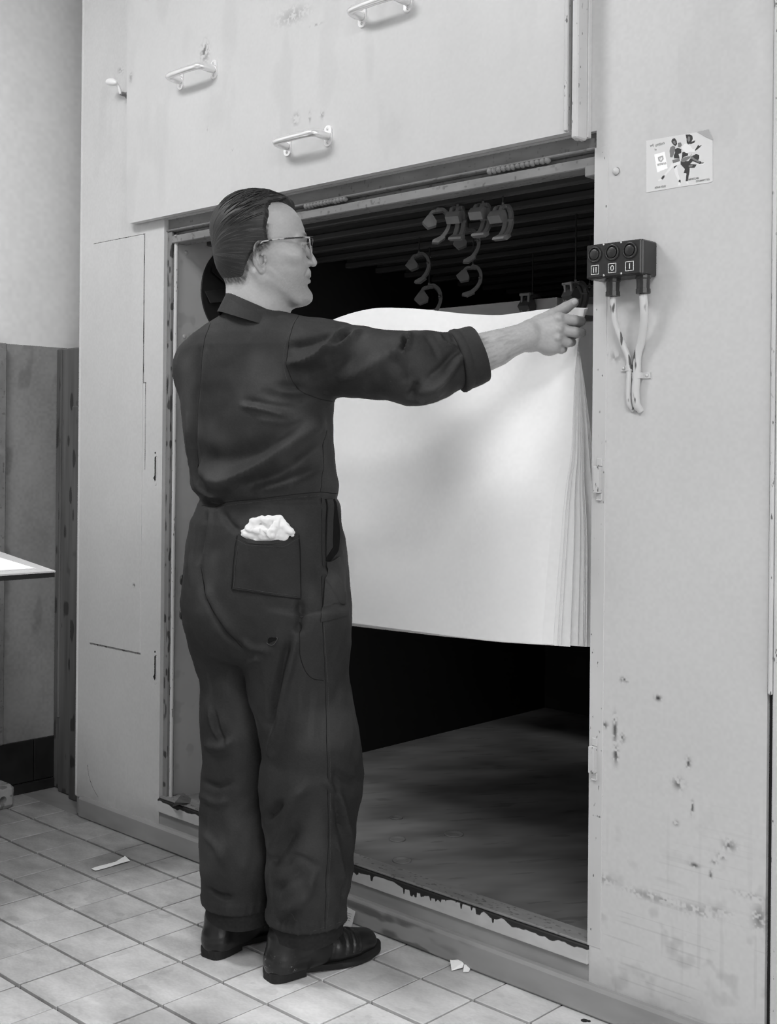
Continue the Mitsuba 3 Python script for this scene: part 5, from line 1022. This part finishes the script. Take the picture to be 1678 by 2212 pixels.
def shoe(heel, az):
    A_ = math.radians(az); f2, l2 = np.array([math.cos(A_), math.sin(A_), 0]), np.array([-math.sin(A_), math.cos(A_), 0]); Mx = np.eye(4); Mx[:3, 0], Mx[:3, 1], Mx[:3, 3] = f2, l2, heel
    k = key_for(man + '__shoe')
    def fld(P):
        d = smin(bone(P, [.038, 0, .050], [.040, 0, .085], .038, .035), bone(P, [.10, 0, .052], [.055, 0, .085], .036, .036), .02)
        d = smin(d, bone(P, [.10, 0, .056], [.19, -.002, .040], .036, .031), .025); d = smin(d, chain(P * [1, .80, 1], [np.array([.17, 0, .036]), np.array([.215, 0, .034]), np.array([.258, -.0, .032])], [.034, .035, .027]), .02)
        d = smin(d, bone(P, [.034, 0, .03], [.12, 0, .03], .036, .034), .02)
        cr = 0
        for s, amp in ((.185, .0028), (.205, .0034), (.222, .0026), (.16, .0015)): cr = cr + amp * np.exp(-((P[:, 0] - s - .12 * (P[:, 2] - .05) + .1 * np.abs(P[:, 1])) / .0048) ** 2)
        d = d + np.where(P[:, 2] > .03, cr, 0); d = d + .0018 * np.exp(-(((P[:, 0] - .135 - P[:, 2] * .25) / .002) ** 2)) + .0012 * (P[:, 0] < .085) * np.exp(-((P[:, 2] - .044) / .0015) ** 2)
        return smax(smax(d, .017 - P[:, 2], .003), P[:, 2] - .115, .006)
    up = polygonize(fld, [-.02, -.07, .0], [.32, .07, .13], .0032); up.apply_transform(Mx); put(k + '__upper', up, 'mat_leather', True)
    o = outline(); so = trimesh.creation.extrude_polygon(o.buffer(.0012), .011, engine='earcut'); w = so.vertices.copy(); lift = .012 * np.clip((w[:, 0] - .22) / .08, 0, 1) ** 2; base = np.where(w[:, 0] < .1, .011, .011 - .009 * np.clip((w[:, 0] - .1) / .07, 0, 1)); so.vertices = np.c_[w[:, :2], w[:, 2] + base + lift]; so.apply_transform(Mx); put(k + '__sole', so, 'mat_sole', 30)
    he = trimesh.creation.extrude_polygon(o.intersection(sg.box(-.02, -.1, .082, .1)).buffer(.0003), .020, engine='earcut'); he.apply_translation([0, 0, .0015]); he.apply_transform(Mx); put(k + '__heel', he, 'mat_sole', 30)
    return k
shoe(np.array([-2.028, 1.762, 0]), 79.5); shoe(np.array([-2.213, 1.742, 0]), 97)
tag(man, label='man in dark work coverall and glasses, reaching his bare right forearm out to the paper', category='person')
# ------------------------------------------------------------------ cleaning rag in the back pocket
rp, rn = on_cloth([(580, 1150)], .006); rn = rn[0]; ru = np.cross([0, 0, 1.0], rn); ru /= np.linalg.norm(ru); rv = np.cross(rn, ru)
def rag_field(P):
    q = (P - rp[0]) @ np.stack([ru, rv, rn], 1) * 1000
    d = ball(q, [-2, -4, 2], [54, 22, 13]); d = smin(d, bone(q, [-50, -6, 3], [-32, 17, 6], 9, 10), 5); d = smin(d, chain(q, [np.array([-32, 18, 6]), np.array([-12, 26, 7]), np.array([4, 18, 10])], [9, 9, 10]), 4)
    d = smin(d, chain(q, [np.array([6, 24, 8]), np.array([28, 25, 7]), np.array([42, 15, 5])], [11, 10, 8]), 4); d = smin(d, bone(q, [42, 12, 6], [57, 0, 4], 9, 7), 3); d = smin(d, bone(q, [-40, 2, 12], [0, -2, 16], 7, 8), 3); d = smin(d, bone(q, [16, -6, 14], [26, 14, 14], 12, 10), 4)
    d = smax(d, -bone(q, [-6, 8, 18], [-2, -12, 20], 4, 4), 2); d = smax(d, -bone(q, [-30, 4, 16], [-14, 12, 17], 2.4, 2.4), 2); d = smax(d, -bone(q, [34, 20, 16], [36, -4, 18], 1.5, 1.5), 1.5); d = smax(d, -bone(q, [-48, -2, 12], [-34, -8, 14], 2, 2), 2)
    r = meshkit.noise(q * .085, 7); r2 = meshkit.noise(q * [.05, .12, .1] + 4, 9); return (d - 2.6 * (np.abs(r - .5) * 2 - .4) - 3.2 * (np.abs(r2 - .5) * 2 - .35)) / 1000
rag = polygonize(rag_field, rp[0] - .08, rp[0] + .08, .0016)
put('cleaning_rag', rag, mat('mat_rag', .64, .9, .1), True, label='crumpled white cleaning rag stuffed in the back pocket', category='rag')
